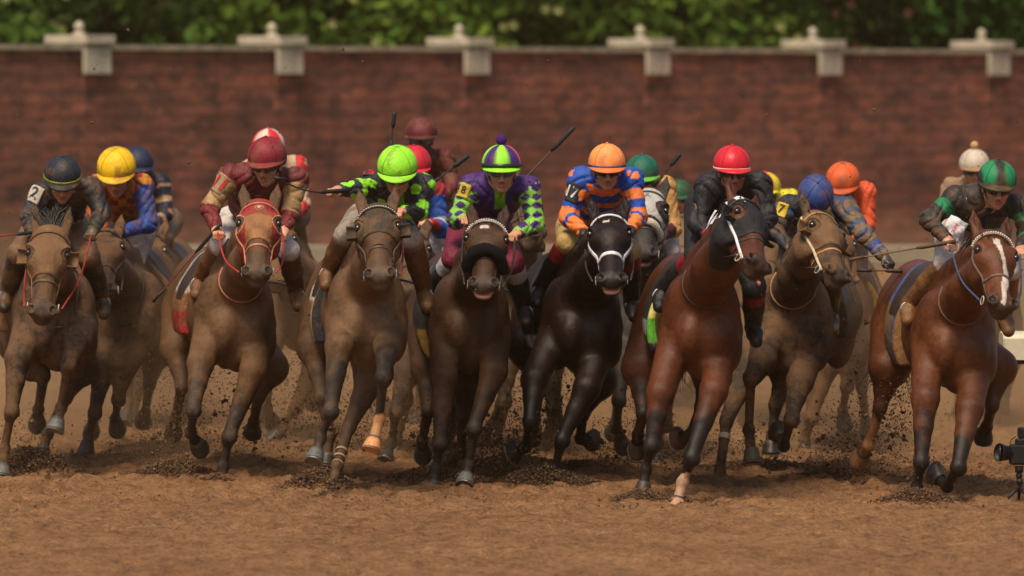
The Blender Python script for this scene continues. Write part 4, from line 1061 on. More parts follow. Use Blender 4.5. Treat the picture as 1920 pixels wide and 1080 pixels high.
# ------------------------------------------------------------------ dirt thrown by the hooves
def clods(name, P_, r, label, cat, seed, colr):
    rs = np.random.RandomState(seed); n = len(P_)
    base_ = np.array([[1, 0, 0], [-1, 0, 0], [0, 1, 0], [0, -1, 0], [0, 0, 1], [0, 0, -1], [.6, .6, .6], [-.6, -.5, .6]], float)
    V = base_[None]*(.55+.9*rs.rand(n, 8, 1))*r[:, None, None]; V = V*(np.array([1, 1, 1])+.5*rs.rand(n, 1, 3))
    th = rs.rand(n)*6.28; c, s = np.cos(th), np.sin(th); V = np.stack([V[..., 0]*c[:, None]-V[..., 2]*s[:, None], V[..., 1], V[..., 0]*s[:, None]+V[..., 2]*c[:, None]], -1)
    V = V+P_[:, None]; f = np.array([[0, 2, 6], [2, 4, 6], [4, 0, 6], [2, 1, 7], [1, 4, 7], [4, 2, 7], [1, 3, 4], [3, 0, 4], [2, 0, 5], [1, 2, 5], [3, 1, 5], [0, 3, 5]])
    F = (f[None]+8*np.arange(n)[:, None, None]).reshape(-1, 3)
    col = np.repeat(np.array(colr)*(.55+.8*rs.rand(n, 1)), 8, 0)
    o = mesh(name, V.reshape(-1, 3), F, m_vcol('clod', .95, .1, .3, 60), None, col, False); tag(o, label, cat=cat, kind='stuff'); return o
HEAPS = [(50, 872, 3.0, .36, .17), (330, 880, 2.6, .34, .11), (410, 902, 2.2, .16, .05), (600, 905, 1.3, .27, .13), (810, 902, 2.0, .38, .10), (1020, 905, 1.9, .33, .12), (1206, 920, .05, .20, .07), (1080, 890, 3.5, .25, .06), (1270, 940, .05, .10, .03), (1718, 950, -.1, .26, .08), (1420, 900, 3.6, .5, .06), (1590, 900, 2.6, .4, .07), (960, 880, 4, .4, .07), (700, 850, 6, .6, .07)]
SPRAY = [(30, 850, 3.2, 50, 40, 300), (300, 830, 3.5, 70, 60, 650), (370, 780, 3.5, 35, 70, 260), (460, 830, 4, 70, 60, 350), (640, 800, 3.0, 50, 60, 400), (560, 760, 4.5, 50, 60, 260), (800, 800, 3.5, 60, 70, 450), (960, 840, 2.4, 40, 55, 650), (1020, 780, 3.2, 40, 60, 500), (1140, 850, 3.0, 50, 40, 300), (1000, 730, 3.5, 25, 40, 120), (1210, 830, 2.6, 40, 60, 330),
         (1310, 850, 3.2, 60, 50, 260), (1430, 860, 3.5, 60, 50, 500), (1600, 860, 2.2, 60, 70, 900), (1680, 780, 1.6, 25, 80, 330), (1640, 700, 2.5, 40, 60, 160), (1730, 900, .8, 50, 35, 300), (720, 760, 5, 50, 50, 250), (480, 700, 5, 60, 60, 150), (240, 680, 5, 60, 60, 220), (930, 860, 2.5, 50, 40, 350), (860, 850, 2.6, 30, 40, 200), (1780, 780, 6, 60, 60, 90)]
def build_dirt():
    rs = np.random.RandomState(11); Q = []; R = []
    for px, py, Y, sx, sy, n in SPRAY:
        for _ in range(int(n*3.2)):
            if _ % 9 == 0: cx_, cy_ = px+rs.randn()*sx*.75, py-abs(rs.randn())*sy*.95+sy*.5; cr_ = 4+rs.rand()*20
            x = cx_+rs.randn()*cr_; y = cy_+rs.randn()*cr_*.9; p = P(x, y, Y+rs.randn()*.35)
            if p[2] > .02: Q.append(p); R.append(.0016+.0038*rs.rand()**2+(.012 if rs.rand() < .02 else 0)*rs.rand())
    for _ in range(900):
        x = rs.uniform(0, 1920); y = 30+600*rs.rand()**.8; Y = rs.uniform(-1, 8); Q.append(P(x, y, Y)); R.append(.002+.0022*rs.rand()+(.006 if rs.rand() < .03 else 0))
    clods('flying_dirt', np.array(Q), np.array(R), 'clods and specks of brown dirt thrown up by the hooves', 'flying dirt', 1, (.11, .066, .038))
    Q = []; R = []
    for px, py, Y, w_, h in HEAPS:
        g = P(px, py, Y); n = int(12000*w_*(.5+h*4))
        for _ in range(n):
            a, b = rs.randn(2)*.42; e = math.exp(-(a*a+b*b)*1.6)
            Q.append((g[0]+a*w_, Y+b*w_*.8, h*e*(.5+.6*rs.rand()))); R.append(.002+.0075*rs.rand()**4)
    for _ in range(16000):
        x = rs.uniform(-4, 4); Y = -1+7*rs.rand()**.7; Q.append((x, Y, .002)); R.append(.002+.005*rs.rand()**4)
    clods('churned_dirt', np.array(Q), np.array(R), 'dark churned clods of dirt heaped round the planted hooves', 'dirt heaps', 2, (.125, .074, .044))
def build_dust():
    mb = MB(); mb.box((-7, 3.0, .0), (7, 16, 1.9))
    m = bpy.data.materials.new('dust'); m.use_nodes = True; t = m.node_tree; t.nodes.clear()
    out = t.nodes.new('ShaderNodeOutputMaterial'); pv = t.nodes.new('ShaderNodeVolumePrincipled'); t.links.new(pv.outputs[0], out.inputs['Volume'])
    pv.inputs['Color'].default_value = (*srgb(246, 200, 150), 1); pv.inputs['Anisotropy'].default_value = .1
    tc = N(t, 'ShaderNodeTexCoord'); nz = N(t, 'ShaderNodeTexNoise', Scale=.9, Detail=3.); t.links.new(tc.outputs['Object'], nz.inputs['Vector'])
    r = ramp(t, nz.outputs[0], [(.35, .35), (.7, 1)])
    sx = N(t, 'ShaderNodeSeparateXYZ'); t.links.new(tc.outputs['Object'], sx.inputs[0])
    mr = N(t, 'ShaderNodeMapRange'); mr.inputs['From Min'].default_value = .1; mr.inputs['From Max'].default_value = 1.6; mr.inputs['To Min'].default_value = .15; mr.inputs['To Max'].default_value = .0
    t.links.new(sx.outputs[2], mr.inputs[0]); mu = N(t, 'ShaderNodeMath', operation='MULTIPLY'); t.links.new(mr.outputs[0], mu.inputs[0]); t.links.new(r.outputs[0], mu.inputs[1])
    t.links.new(mu.outputs[0], pv.inputs['Density'])
    o = mb.build('dust_cloud', m); tag(o, 'brown dust hanging low round the legs of the rear horses', cat='dust', kind='stuff')
def build_haze():
    mb = MB(); mb.box((-60, -56, -1.2), (60, 90, 12.5)); m = bpy.data.materials.new('haze'); m.use_nodes = True; t = m.node_tree; t.nodes.clear()
    out = t.nodes.new('ShaderNodeOutputMaterial'); pv = t.nodes.new('ShaderNodeVolumePrincipled'); t.links.new(pv.outputs[0], out.inputs['Volume'])
    pv.inputs['Color'].default_value = (*srgb(225, 190, 150), 1); pv.inputs['Density'].default_value = .0003
    o = mb.build('haze', m); tag(o, 'thin dusty haze', cat='haze', kind='stuff')

# ------------------------------------------------------------------ inside rail and remote camera at the right edge
def build_extras():
    o = empty('inner_rail', P(1980, 900, 2.8)*np.array([1, 1, 0]), 'cream padded running rail ending at the right edge of the picture', 'rail')
    a = P(1877, 622, 3.5); b = P(1877, 672, 3.5); cm = m_plain('cream_rail', srgb(205, 196, 170), .55, .35, 0, .1, 12, .002)
    pr = [(-.5, 0), (-.5, .8), (-.42, .95), (-.25, 1), (.25, 1), (.42, .95), (.5, .8), (.5, 0)]
    V = []; z0 = b[2]; hh = a[2]-b[2]
    for x in (a[0], a[0]+.012, 6.5):
        for (yy, zz) in pr: V.append((x, 3.5+yy*.5*(1 if x != a[0] else .92), z0+hh*zz*(1 if x != a[0] else .97)))
    k = len(pr); F = [(i*k+j, i*k+(j+1) % k, (i+1)*k+(j+1) % k, (i+1)*k+j) for i in range(2) for j in range(k)]+[tuple(range(k))[::-1]]
    mesh('rail_cover', V, F, cm, o, None, False)
    mb = MB(); mb.box((a[0]-.01, 3.28, z0-.03), (6.4, 3.72, z0-.004), None, None, None, .01); mb.build('rail_tray', m_plain('dark_steel', (.03, .028, .026), .5, .5, .3), o)
    mb = MB()
    for x in (a[0]+.55, a[0]+2.4): mb.tube(bez([(x, 3.75, z0-.03), (x, 4.05, z0-.12), (x, 4.3, .45), (x, 4.35, -.1)], 14), .035, None, 10)
    mb.build('rail_bracket', cm, o)
    # remote camera
    Yc = -.1; g = P(1912, 945, Yc); r = empty('remote_camera', (g[0], Yc, 0), 'black remote camera with long lens on a small tripod on the dirt', 'camera')
    bl = m_plain('black_rubber', (.012, .012, .013), .5, .4, 0, .3, 60); q = lambda x, y, dy=0: P(x, y, Yc+dy)
    mb = MB(); lo = q(1893, 872, -.05); hi = q(1925, 832, .04); mb.box((lo[0], Yc-.045, lo[2]), (hi[0], Yc+.045, hi[2]), None, None, None, .012)
    lo = q(1903, 836); hi = q(1921, 822); mb.box((lo[0], Yc-.04, lo[2]), (hi[0], Yc+.03, hi[2]), None, None, None, .012); mb.build('camera_body', bl, r)
    mb = MB(); p0 = q(1872, 848, -.05); p1 = q(1900, 851, 0); ax = p1-p0
    mb.tube([p0, p0+ax*.2, p0+ax*.22, p0+ax*.55, p0+ax*.57, p1], [.058, .056, .05, .047, .04, .042], None, 20, False)
    lens = mb.build('lens_barrel', bl, r, True)
    mb = MB(); mb.ell(p0+ax*.1, (.012, .05, .05), None, None, 14, 10); mb.build('front_glass', m_plain('lens_glass', (.02, .02, .03), .05, .9, 0, .1), lens, True)
    mb = MB(); lo = q(1908, 822); hi = q(1925, 801); mb.box((lo[0], Yc-.03, lo[2]), (hi[0], Yc+.03, hi[2]), None, None, None, .01); mb.build('flash_unit', bl, r)
    mb = MB(); mb.tube(bez([q(1905, 818), q(1897, 824), q(1893, 832)], 8), .003, None, 5); mb.build('cable', bl, r)
    mb = MB(); mb.tube([q(1911, 874), q(1911, 886)], .026, None, 12); mb.ell(q(1911, 892), (.022, .022, .022)); mb.tube([q(1911, 892), q(1912, 915)], .013, None, 10); mb.tube([q(1912, 898), q(1912, 908)], .021, None, 10); mb.build('ball_head', bl, r, True)
    for e in ((1885, 944, -.05), (1910, 944, .12), (1932, 943, -.1)):
        mb = MB(); e3 = q(*e); e3[2] = .008; mb.tube([q(1912, 913), (q(1912, 917)*.5+e3*.5)+Zv*.012, e3], [.013, .011, .008], None, 8); mb.ell(e3, (.014, .014, .009)); mb.build('tripod_leg', bl, r, True)
build_ground(); build_wall(); build_trees(); build_extras()

# ------------------------------------------------------------------ colours and silks
K = (.012, .012, .014)
def solid(c): return lambda th, t: c
def seg(cols, n, ph=0): return lambda th, t: cols[int(((th+ph) % (2*math.pi))/(2*math.pi)*n) % len(cols)]
def jsolid(c, cuff=None, shoulder=None, collar=None):
    def f(tg, tt, loc, V):
        o = np.tile(np.array(c), (len(V), 1)); arm = np.char.startswith(tg, 'arm')
        if cuff is not None: o[arm & (tt > 1.72)] = cuff
        if shoulder is not None: o[arm & (tt < .3)] = shoulder
        return o
    return f
def tack(base_, parts):
    """saddle cloth colours: parts = list of (test(x, y, z), colour)"""
    def f(x, y, z):
        c = np.tile(np.array(base_), (len(x), 1))
        for tst, cl in parts: c[tst(x, y, z)] = cl
        return c
    return f
TAN = srgb(168, 126, 84); BRN = srgb(92, 64, 42); DBAY = (.040, .022, .014)
LIME = srgb(150, 232, 50); PURP = srgb(72, 40, 110); ORG = srgb(240, 128, 62); ROY = srgb(34, 82, 178); RED = srgb(208, 36, 52); MAR = srgb(104, 28, 38); NAV = srgb(26, 32, 52); GRN = srgb(20, 132, 84)

FG = 'horses in the front row'; BG = 'horses following behind the front row'; FJ = 'jockeys in the front row'; BJ = 'jockeys following behind the front row'

def emblem(ho, H, u, v, wv, S):
    mb = MB(); c0 = H(0, .085, .062)
    for r_, cl, o_ in ((.030, srgb(170, 120, 90), 0), (.024, srgb(120, 40, 36), .0015)):
        V = [c0+wv*o_]+[c0+wv*(o_-.004*0)+u*r_*math.cos(t)+v*r_*.8*math.sin(t) for t in np.linspace(0, 6.2832, 21)[:-1]]; mb.add(V, [(0, i+1, (i+1) % 20+1) for i in range(20)], cl)
    for a_ in np.linspace(.3, 2.84, 5): mb.tube([c0+wv*.004+v*.014, c0+wv*.004-u*.018*math.cos(a_)-v*(.017*math.sin(a_)-.004)], .0028, srgb(205, 170, 140), 5)
    mb.build('emblem', m_vcol('badge', .6), ho)

def coat_kw(**k): return k
def stripe(n, c1, c2, ph=0):
    def f(tg, tt, loc, V):
        o = np.tile(np.array(c1), (len(V), 1)); arm = np.char.startswith(tg, 'arm')
        s_ = np.where(arm, tt*n, (loc[:, 1]+.6)*n*2.4)+ph; o[(s_ % 1) > .5] = c2; return o
    return f

def front_row():
    R = {}
    # 1: number 2
    h = make_horse('mud caked bay horse at the far left with blinkers and a black forelock standing up', 2.76, (108, 590), .31, (62, 560), (95, 432), (79, 580),
        dict(FL=[(34, 672, 0), (22, 768, -.12), (8, 842, -.05), (4, 888, -.12)], FR=[(146, 640, -.1), (128, 680, -.42), (115, 764, -.30), (105, 800, -.34)],
             HL=[(60, 680, 1.3), (82, 705, 1.2), (72, 768, 1.5), (70, 790, 1.6)], HR=[(150, 690, 1.1), (124, 745, .95), (90, 812, .8), (78, 853, .75)]),
        (.070, .046, .030), mud=.6, hood=dict(col=srgb(118, 90, 58), mud=.85, v1=.30, pip=srgb(92, 68, 44)), bridle=srgb(98, 72, 46), tuft=True, dark=(.048, .038, .030), group=FG, seed=1, hoofcol=dict(FR=(.15, .15, .13), FL=(.11, .11, .10)),
        cloth=dict(f=tack(BRN, [(lambda x, y, z: z < .0, srgb(110, 78, 50))]), mud=.8))
    h['rein'] = srgb(150, 40, 34)
    j = make_jockey('jockey in muddy black silks with number 2 armband and black helmet', h, (117, 328), 35, 26, 4, 0,
        dict(shL=(76, 366), shR=(170, 354), elL=(54, 408), elR=(190, 400), haL=(60, 440, -.1), haR=(172, 436), knL=(36, 476), knR=(166, 482), anL=(14, 548), anR=(192, 560)),
        jsolid((.018, .020, .026), (.05, .04, .03)), .45, srgb(120, 98, 76), .7, (.02, .018, .016), None, srgb(78, 64, 42), dict(f=solid((.016, .02, .03)), peak=(.018, .016, .014), bands=[(-.005, .008, srgb(150, 160, 40)), (-.03, -.006, srgb(92, 70, 44))], mud=.1), (.35, .25, .15), group=FJ)
    R[1] = (h, j)
    # 2: number 11
    h = make_horse('chestnut bay horse wearing a red hood with a round badge on the forehead', 2.3, (445, 590), .29, (388, 572), (487, 384), (482, 508),
        dict(FL=[(376, 682, 0), (363, 765, -.2), (358, 812, .0), (372, 836, .10)], FR=[(475, 695, 0), (430, 815, -.1), (419, 874, -.05), (415, 916, -.1)],
             HL=[(335, 655, 1.5), (341, 725, 1.3), (329, 786, 1.5), (326, 806, 1.6)], HR=[(505, 690, 1.3), (484, 745, 1.2), (476, 790, 1.5), (474, 808, 1.6)]),
        (.135, .070, .033), mud=.32, hood=dict(col=srgb(150, 40, 38), mud=.5, v1=.30, pip=srgb(206, 150, 126), cup=False, re=.046, emblem=emblem,
        split=lambda lu, lv, lw: (lw > .0) & (lv > .13+np.abs(lu)*.0) & (np.abs(lu) < .052) & (lv > .16-.35*(.05-np.abs(lu))), col2=srgb(150, 104, 66)), bridle=srgb(176, 110, 90), dark=(.048, .038, .030), group=FG, seed=2,
        cloth=dict(f=tack(srgb(130, 88, 54), [(lambda x, y, z: (z > .12), srgb(170, 160, 150)), (lambda x, y, z: (z < -.0) & (x < 0), srgb(150, 40, 40)), (lambda x, y, z: (z < .0) & (x > 0) & (z > -.12), srgb(150, 24, 34))]), mud=.35))
    h['rein'] = srgb(170, 44, 40)
    def j11(tg, tt, loc, V):
        o = np.tile(np.array(MAR), (len(V), 1)); arm = np.char.startswith(tg, 'arm'); o[arm & (tt > .15) & (tt < .98)] = srgb(168, 134, 92); o[arm & (tt >= .98)] = srgb(112, 28, 36); return o
    j = make_jockey('jockey in maroon silks with number 11 armband and maroon helmet', h, (500, 294), 37, 14, -14, 0,
        dict(shL=(432, 330), shR=(556, 336), elL=(393, 392), elR=(545, 402), haL=(408, 434, -.12), haR=(530, 436, -.05), knL=(414, 460), knR=(540, 470), anL=(374, 524), anR=(556, 545)),
        j11, .35, srgb(196, 188, 182), .25, srgb(112, 76, 46), None, None, dict(f=solid(srgb(132, 28, 46)), peak=srgb(128, 44, 40), bands=[(-.035, -.006, srgb(96, 66, 44))], mud=.2), (.10, .08, .06), group=FJ)
    R[2] = (h, j)
    # 3: lime helmet
    h = make_horse('brown horse with dark blinker cups and a pale front hoof, below the lime helmet', .73, (690, 582), .28, (650, 572), (708, 392), (712, 512),
        dict(FL=[(636, 650, 0), (620, 768, -.15), (601, 822, -.08), (590, 858, -.14)], FR=[(726, 650, -.05), (719, 702, -.42), (711, 786, -.3), (698, 836, -.36)],
             HR=[(700, 700, 1.1), (655, 800, .8), (632, 874, .55), (619, 932, .45)], HL=[(592, 650, 1.4), (604, 745, 1.2), (617, 820, 1.2), (612, 868, 1.15)]),
        (.150, .082, .040), mud=.28, hood=dict(col=srgb(66, 54, 40), mud=.35, v1=.24, pip=srgb(76, 60, 42)), bridle=srgb(80, 58, 42), brow=srgb(70, 50, 40), band='beads', blaze=(.0, 0), dark=(.048, .038, .030), group=FG, seed=3, cross=True, marti=False,
        socks=[('FR', 1.9, srgb(190, 140, 95))], hoofcol=dict(FR=srgb(206, 142, 86), FL=(.11, .115, .11)), bandage=[('HR', .62, .95, srgb(160, 132, 98)), ('HL', .6, .9, srgb(120, 92, 66))],
        cloth=dict(f=tack(srgb(150, 104, 68), [(lambda x, y, z: y < .66, srgb(40, 40, 48)), (lambda x, y, z: (y > .66) & (y < .74), srgb(178, 160, 110)), (lambda x, y, z: z > .18, srgb(30, 30, 34)), (lambda x, y, z: (z > .05) & (z < .14) & (y > .72), srgb(200, 190, 180))]), mud=.3, z0=-.22))
    h['rein'] = srgb(120, 44, 36)
    def j3(tg, tt, loc, V):
        o = np.tile(np.array((.020, .024, .034)), (len(V), 1)); q = np.sin(V[:, 0]*46+V[:, 2]*22)+np.sin(V[:, 2]*52-V[:, 0]*18+V[:, 1]*20)
        o[q > .55] = LIME; arm = np.char.startswith(tg, 'arm'); o[arm & (tt > .96) & (tt < 1.04)] = LIME; o[(tg == 'torso') & (loc[:, 1] < -.06) & (np.abs(loc[:, 0]) < .12)] = np.array(LIME)*.8; return o
    j = make_jockey('jockey in lime and black silks and lime helmet holding a crop out sideways', h, (745, 312), 38, 24, -2, 0,
        dict(shL=(696, 346), shR=(792, 348), elL=(672, 354, -.02), elR=(784, 396), haL=(630, 357, -.16), haR=(750, 398), knL=(648, 442), knR=(772, 452), anL=(616, 505), anR=(796, 545), noreinL=1),
        j3, .22, srgb(150, 140, 128), .5, srgb(104, 70, 44), None, None, dict(f=solid(LIME), peak=LIME, bands=[(-.028, -.004, srgb(58, 44, 30))], mud=.16), (.03, .02, .015), group=FJ)
    R[3] = (h, j)
    # 4: purple green
    h = make_horse('dark bay horse with a thick black sheepskin noseband and white toothed browband', 1.8, (884, 594), .285, (846, 578), (914, 418), (907, 530),
        dict(FL=[(832, 708, 0), (825, 828, -.1), (817, 880, -.05), (811, 920, -.1)], FR=[(926, 697, 0), (889, 800, -.15), (879, 872, -.1), (872, 903, -.16)],
             HL=[(806, 690, 1.4), (803, 770, 1.2), (792, 825, 1.35), (793, 848, 1.45)], HR=[(880, 720, 1.2), (868, 780, 1.0), (864, 850, 1.1), (842, 866, 1.3)]),
        (.074, .036, .018), mud=.16, shadow=(.008, .008, .009, .040), bridle=(.02, .015, .014), brow=(.30, .27, .24), band='beads', blaze=(.014, 0, (.09, .125)), dark=(.036, .026, .020), group=FG, seed=4, mouth=True, marti=False, hoofcol=dict(FR=(.13, .135, .125)),
        cloth=dict(f=tack(K, [(lambda x, y, z: (x > 0) & (y < .68), srgb(196, 164, 60)), (lambda x, y, z: (x < 0) & (z < -.1), srgb(110, 84, 30)), (lambda x, y, z: z > .2, srgb(42, 110, 160))]), mud=.1, z0=-.30))
    def j4(tg, tt, loc, V):
        o = np.tile(np.array(PURP), (len(V), 1)); arm = np.char.startswith(tg, 'arm')
        q = np.sin(V[:, 2]*50+V[:, 0]*38+.5*np.sin(V[:, 2]*17))*np.sin(V[:, 2]*50-V[:, 0]*38+V[:, 1]*10+.5*np.sin(V[:, 0]*23)); o[arm & (q > -.06)] = srgb(134, 200, 74)
        o[(tg == 'torso') & (np.abs(loc[:, 0]) < .035) & (loc[:, 1] > -.08)] = np.array(LIME)*.7; return o
    f4 = lambda th, t: [LIME, PURP, srgb(236, 90, 120), PURP, LIME, PURP][int(((th+.42) % 6.2832)/6.2832*8) % 6] if t < .86 else LIME
    j = make_jockey('jockey in purple and green diamond silks with a purple pompom on the helmet', h, (940, 308), 37, 6, 2, 0,
        dict(shL=(884, 350), shR=(990, 352), elL=(855, 412), elR=(1004, 420), haL=(872, 412, -.14), haR=(966, 440, -.14), knL=(850, 486), knR=(962, 494), anL=(806, 552), anR=(982, 575)),
        j4, .0, srgb(112, 24, 52), .05, (.02, .02, .022), srgb(190, 188, 184), None, dict(f=f4, peak=LIME, bands=[], mud=0, pom=PURP), (.14, .10, .07), gframe=(.36, .34, .31), upgog=(.02, .02, .02), group=FJ)
    R[4] = (h, j)
    # 5: number 17
    h = make_horse('almost black horse with a plain white bridle and noseband', 1.9, (1094, 596), .29, (1046, 580), (1142, 406), (1147, 522),
        dict(FL=[(1002, 712, 0), (994, 785, -.18), (986, 838, .02), (968, 848, .12)], FR=[(1100, 728, 0), (1054, 822, -.1), (1040, 880, -.04), (1030, 924, -.08)],
             HL=[(988, 655, 1.4), (1010, 735, 1.3), (1003, 790, 1.5), (1000, 815, 1.6)], HR=[(1120, 715, 1.2), (1092, 778, 1.1), (1088, 822, 1.3), (1107, 828, 1.4)]),
        (.014, .006, .004), dark=(.007, .006, .006), hindk=.95, mud=.0, bridle=srgb(214, 212, 216), bwid=.026, blaze=(.010, .0, (.095, .115)), group=FG, seed=5, mouth=True, marti=False, hoofcol=dict(HR=(.10, .07, .05)),
        cloth=dict(f=tack(K, [(lambda x, y, z: (y < .64) & (z > .0), srgb(206, 188, 110)), (lambda x, y, z: (z < -.14) & (x < 0), srgb(190, 190, 196))]), mud=.05, z0=-.22))
    def j5(tg, tt, loc, V):
        o = np.tile(np.array(ROY), (len(V), 1)); arm = np.char.startswith(tg, 'arm')
        o[arm & (((tt > .28) & (tt < .55)) | ((tt > .78) & (tt < 1.22)) | (tt > 1.36))] = ORG
        o[(tg == 'torso') & (np.sin((loc[:, 1]+.03)*48) > .15) & (loc[:, 2] < .04)] = ORG; return o
    j = make_jockey('jockey in blue and orange striped silks with number 17 armband and orange helmet', h, (1138, 305), 35, 12, 4, 0,
        dict(shL=(1088, 336), shR=(1184, 338), elL=(1066, 408), elR=(1196, 408), haL=(1098, 440, -.12), haR=(1180, 432), knL=(1064, 456), knR=(1180, 470), anL=(1012, 540), anR=(1184, 565)),
        j5, .0, srgb(176, 146, 88), .0, K, srgb(140, 26, 34), (.014, .014, .016), dict(f=solid(srgb(250, 152, 84)), peak=srgb(246, 120, 60), bands=[(-.014, .004, srgb(44, 70, 130)), (-.030, -.016, srgb(246, 120, 60))], mud=0), (.008, .008, .01), group=FJ)
    R[5] = (h, j)
    # 6: red helmet
    h = make_horse('bright bay horse with a black hood, tongue showing and one white sock', .2, (1318, 600), .275, (1276, 588), (1396, 384), (1424, 494),
        dict(FL=[(1238, 738, 0), (1222, 832, -.1), (1211, 880, -.04), (1205, 922, -.08)], FR=[(1338, 734, 0), (1297, 855, -.2), (1280, 905, -.16), (1268, 950, -.22)],
             HL=[(1202, 690, 1.4), (1206, 775, 1.2), (1196, 815, 1.5), (1195, 838, 1.6)], HR=[(1335, 705, 1.2), (1315, 765, 1.0), (1294, 815, 1.2), (1274, 824, 1.35)]),
        (.098, .027, .009), hindk=.95, mud=.02, hyaw=.55, hood=dict(col=(.012, .012, .014), mud=.0, v1=.30, pip=(.02, .02, .02), cup=True, split=lambda lu, lv, lw: (lv < .07) & (np.abs(np.abs(lu)-.05) < .014) & (lw > -.03), col2=(.7, .7, .72)),
        bridle=(.03, .02, .018), cheek=(.7, .7, .7), group=FG, seed=6, socks=[('FR', 1.72, srgb(204, 162, 130))], hoofcol=dict(FR=srgb(170, 128, 96), HR=(.07, .035, .025)), neckw=1.1, nose_dy=.0,
        cloth=dict(f=tack(K, [(lambda x, y, z: (y < .63) & (z > -.0), srgb(206, 196, 110)), (lambda x, y, z: (y < .64) & (z <= -.0) & (z > -.16), srgb(90, 160, 50)), (lambda x, y, z: (y > .66) & (z < -.02) & (z > -.11), srgb(150, 156, 160))]), mud=.0, z0=-.22))
    j = make_jockey('jockey in plain black silks with a glossy red helmet', h, (1373, 308), 35, 10, 10, 0,
        dict(shL=(1326, 350), shR=(1424, 346), elL=(1308, 420), elR=(1440, 410), haL=(1344, 450, -.1), haR=(1412, 446), knL=(1305, 482), knR=(1414, 540), anL=(1240, 545), anR=(1412, 610), hip=(1345, 390, .5)),
        jsolid((.014, .014, .018), srgb(196, 30, 44)), .0, K, .0, K, srgb(128, 26, 44), (.03, .04, .02), dict(f=solid(RED), peak=RED, bands=[(-.020, -.006, srgb(236, 206, 204))], mud=0, rough=.38), (.02, .02, .02), gframe=(.02, .02, .02), skin=srgb(160, 108, 82), group=FJ)
    R[6] = (h, j)
    # 7: blue helmet
    h = make_horse('mud plastered horse with muddy blinkers, head turned right, raised front leg', 1.8, (1482, 600), .29, (1530, 570), (1536, 408), (1572, 512),
        dict(FL=[(1430, 672, -.1), (1408, 704, -.42), (1404, 806, -.28), (1410, 858, -.32)], FR=[(1500, 716, 0), (1484, 782, -.18), (1470, 836, .06), (1459, 815, .20)],
             HL=[(1400, 690, 1.2), (1362, 790, .9), (1350, 882, .7), (1342, 914, .6)], HR=[(1480, 700, 1.4), (1454, 760, 1.2), (1447, 820, 1.2), (1446, 842, 1.2)]),
        (.062, .043, .030), mud=.6, hyaw=.50, hood=dict(col=srgb(112, 88, 58), mud=.8, v1=.30, pip=srgb(90, 68, 44), cup=True), bridle=srgb(168, 124, 84), cheek=srgb(200, 180, 150), dark=(.048, .038, .030), group=FG, seed=7, bandage=[('HL', .30, .36, srgb(170, 160, 140))], hoofcol=dict(HL=(.075, .07, .062), FL=(.075, .066, .045)),
        cloth=dict(f=tack(srgb(96, 76, 40), [(lambda x, y, z: z < -.05, srgb(70, 58, 40))]), mud=.5))
    h['rein'] = srgb(80, 60, 44)
    def j7(tg, tt, loc, V):
        o = np.tile(np.array((.02, .022, .03)), (len(V), 1)); o[(tg == 'armL') & (tt < .35)] = srgb(50, 88, 140)
        r_ = (tg == 'armR'); o[r_ & (np.sin(tt*16) > -.2)] = srgb(116, 96, 70); o[r_ & (np.sin(tt*16) <= -.2)] = srgb(66, 76, 98); o[r_ & (tt > 1.55) & (tt < 1.7)] = srgb(36, 84, 180); o[(tg == 'torso') & (loc[:, 0] > .05)] = srgb(50, 70, 106); return o
    j = make_jockey('jockey with a muddy blue helmet bowed forward, one arm stretched out to the right', h, (1530, 366), 34, 52, 5, 0,
        dict(shL=(1478, 388), shR=(1586, 392), elL=(1454, 436), elR=(1622, 442, -.05), haL=(1482, 466, -.05), haR=(1664, 488, -.15), knL=(1478, 500), knR=(1562, 500), anL=(1476, 575), anR=(1556, 590), noreinR=1, hip=(1525, 410, .5)),
        j7, .5, srgb(84, 72, 58), .6, srgb(76, 56, 38), None, (.05, .04, .03), dict(f=solid(srgb(44, 66, 128)), peak=srgb(60, 58, 70), bands=[(-.028, -.008, srgb(96, 78, 56))], mud=.42), (.1, .08, .06), group=FJ)
    R[7] = (h, j)
    # 8: green and black
    h = make_horse('clean chestnut bay horse with a white blaze and studded white browband at the far right', .15, (1795, 626), .29, (1722, 600), (1860, 440), (1880, 566),
        dict(FL=[(1735, 748, 0), (1727, 862, -.15), (1719, 915, -.08), (1717, 958, -.14)], FR=[(1818, 767, 0), (1797, 872, -.25), (1776, 912, -.02), (1755, 893, .10)],
             HL=[(1666, 690, 1.3), (1650, 765, 1.3), (1628, 836, 1.4), (1614, 856, 1.5)], HR=[(1870, 690, 1.3), (1860, 760, 1.2), (1850, 800, 1.5), (1845, 818, 1.6)]),
        (.112, .035, .012), mud=.05, hyaw=.25, bridle=(.12, .085, .06), brow=(.28, .2, .14), band='beads', blaze=(.012, .006, (.09, .57)), group=FG, seed=8,
        socks=[('HL', 1.15, srgb(150, 104, 66))], hoofcol=dict(HL=srgb(130, 88, 54)), neckw=1.02,
        cloth=dict(f=tack(srgb(112, 88, 60), [(lambda x, y, z: (y < .66), srgb(132, 96, 56)), (lambda x, y, z: (y > .66) & (y < .71), srgb(36, 60, 140)), (lambda x, y, z: z > .15, srgb(60, 84, 140))]), mud=.35, z0=-.24))
    h['rein'] = srgb(60, 76, 104)
    def j8(tg, tt, loc, V):
        o = np.tile(np.array((.022, .022, .020)), (len(V), 1)); arm = np.char.startswith(tg, 'arm'); o[arm & (((tt > .30) & (tt < .58)) | ((tt > 1.35) & (tt < 1.5) & (tg == 'armR')))] = np.array(GRN)*.8
        o[(tg == 'torso') & (np.abs(loc[:, 1]+.14) < .045)] = np.array(GRN)*.6; return o
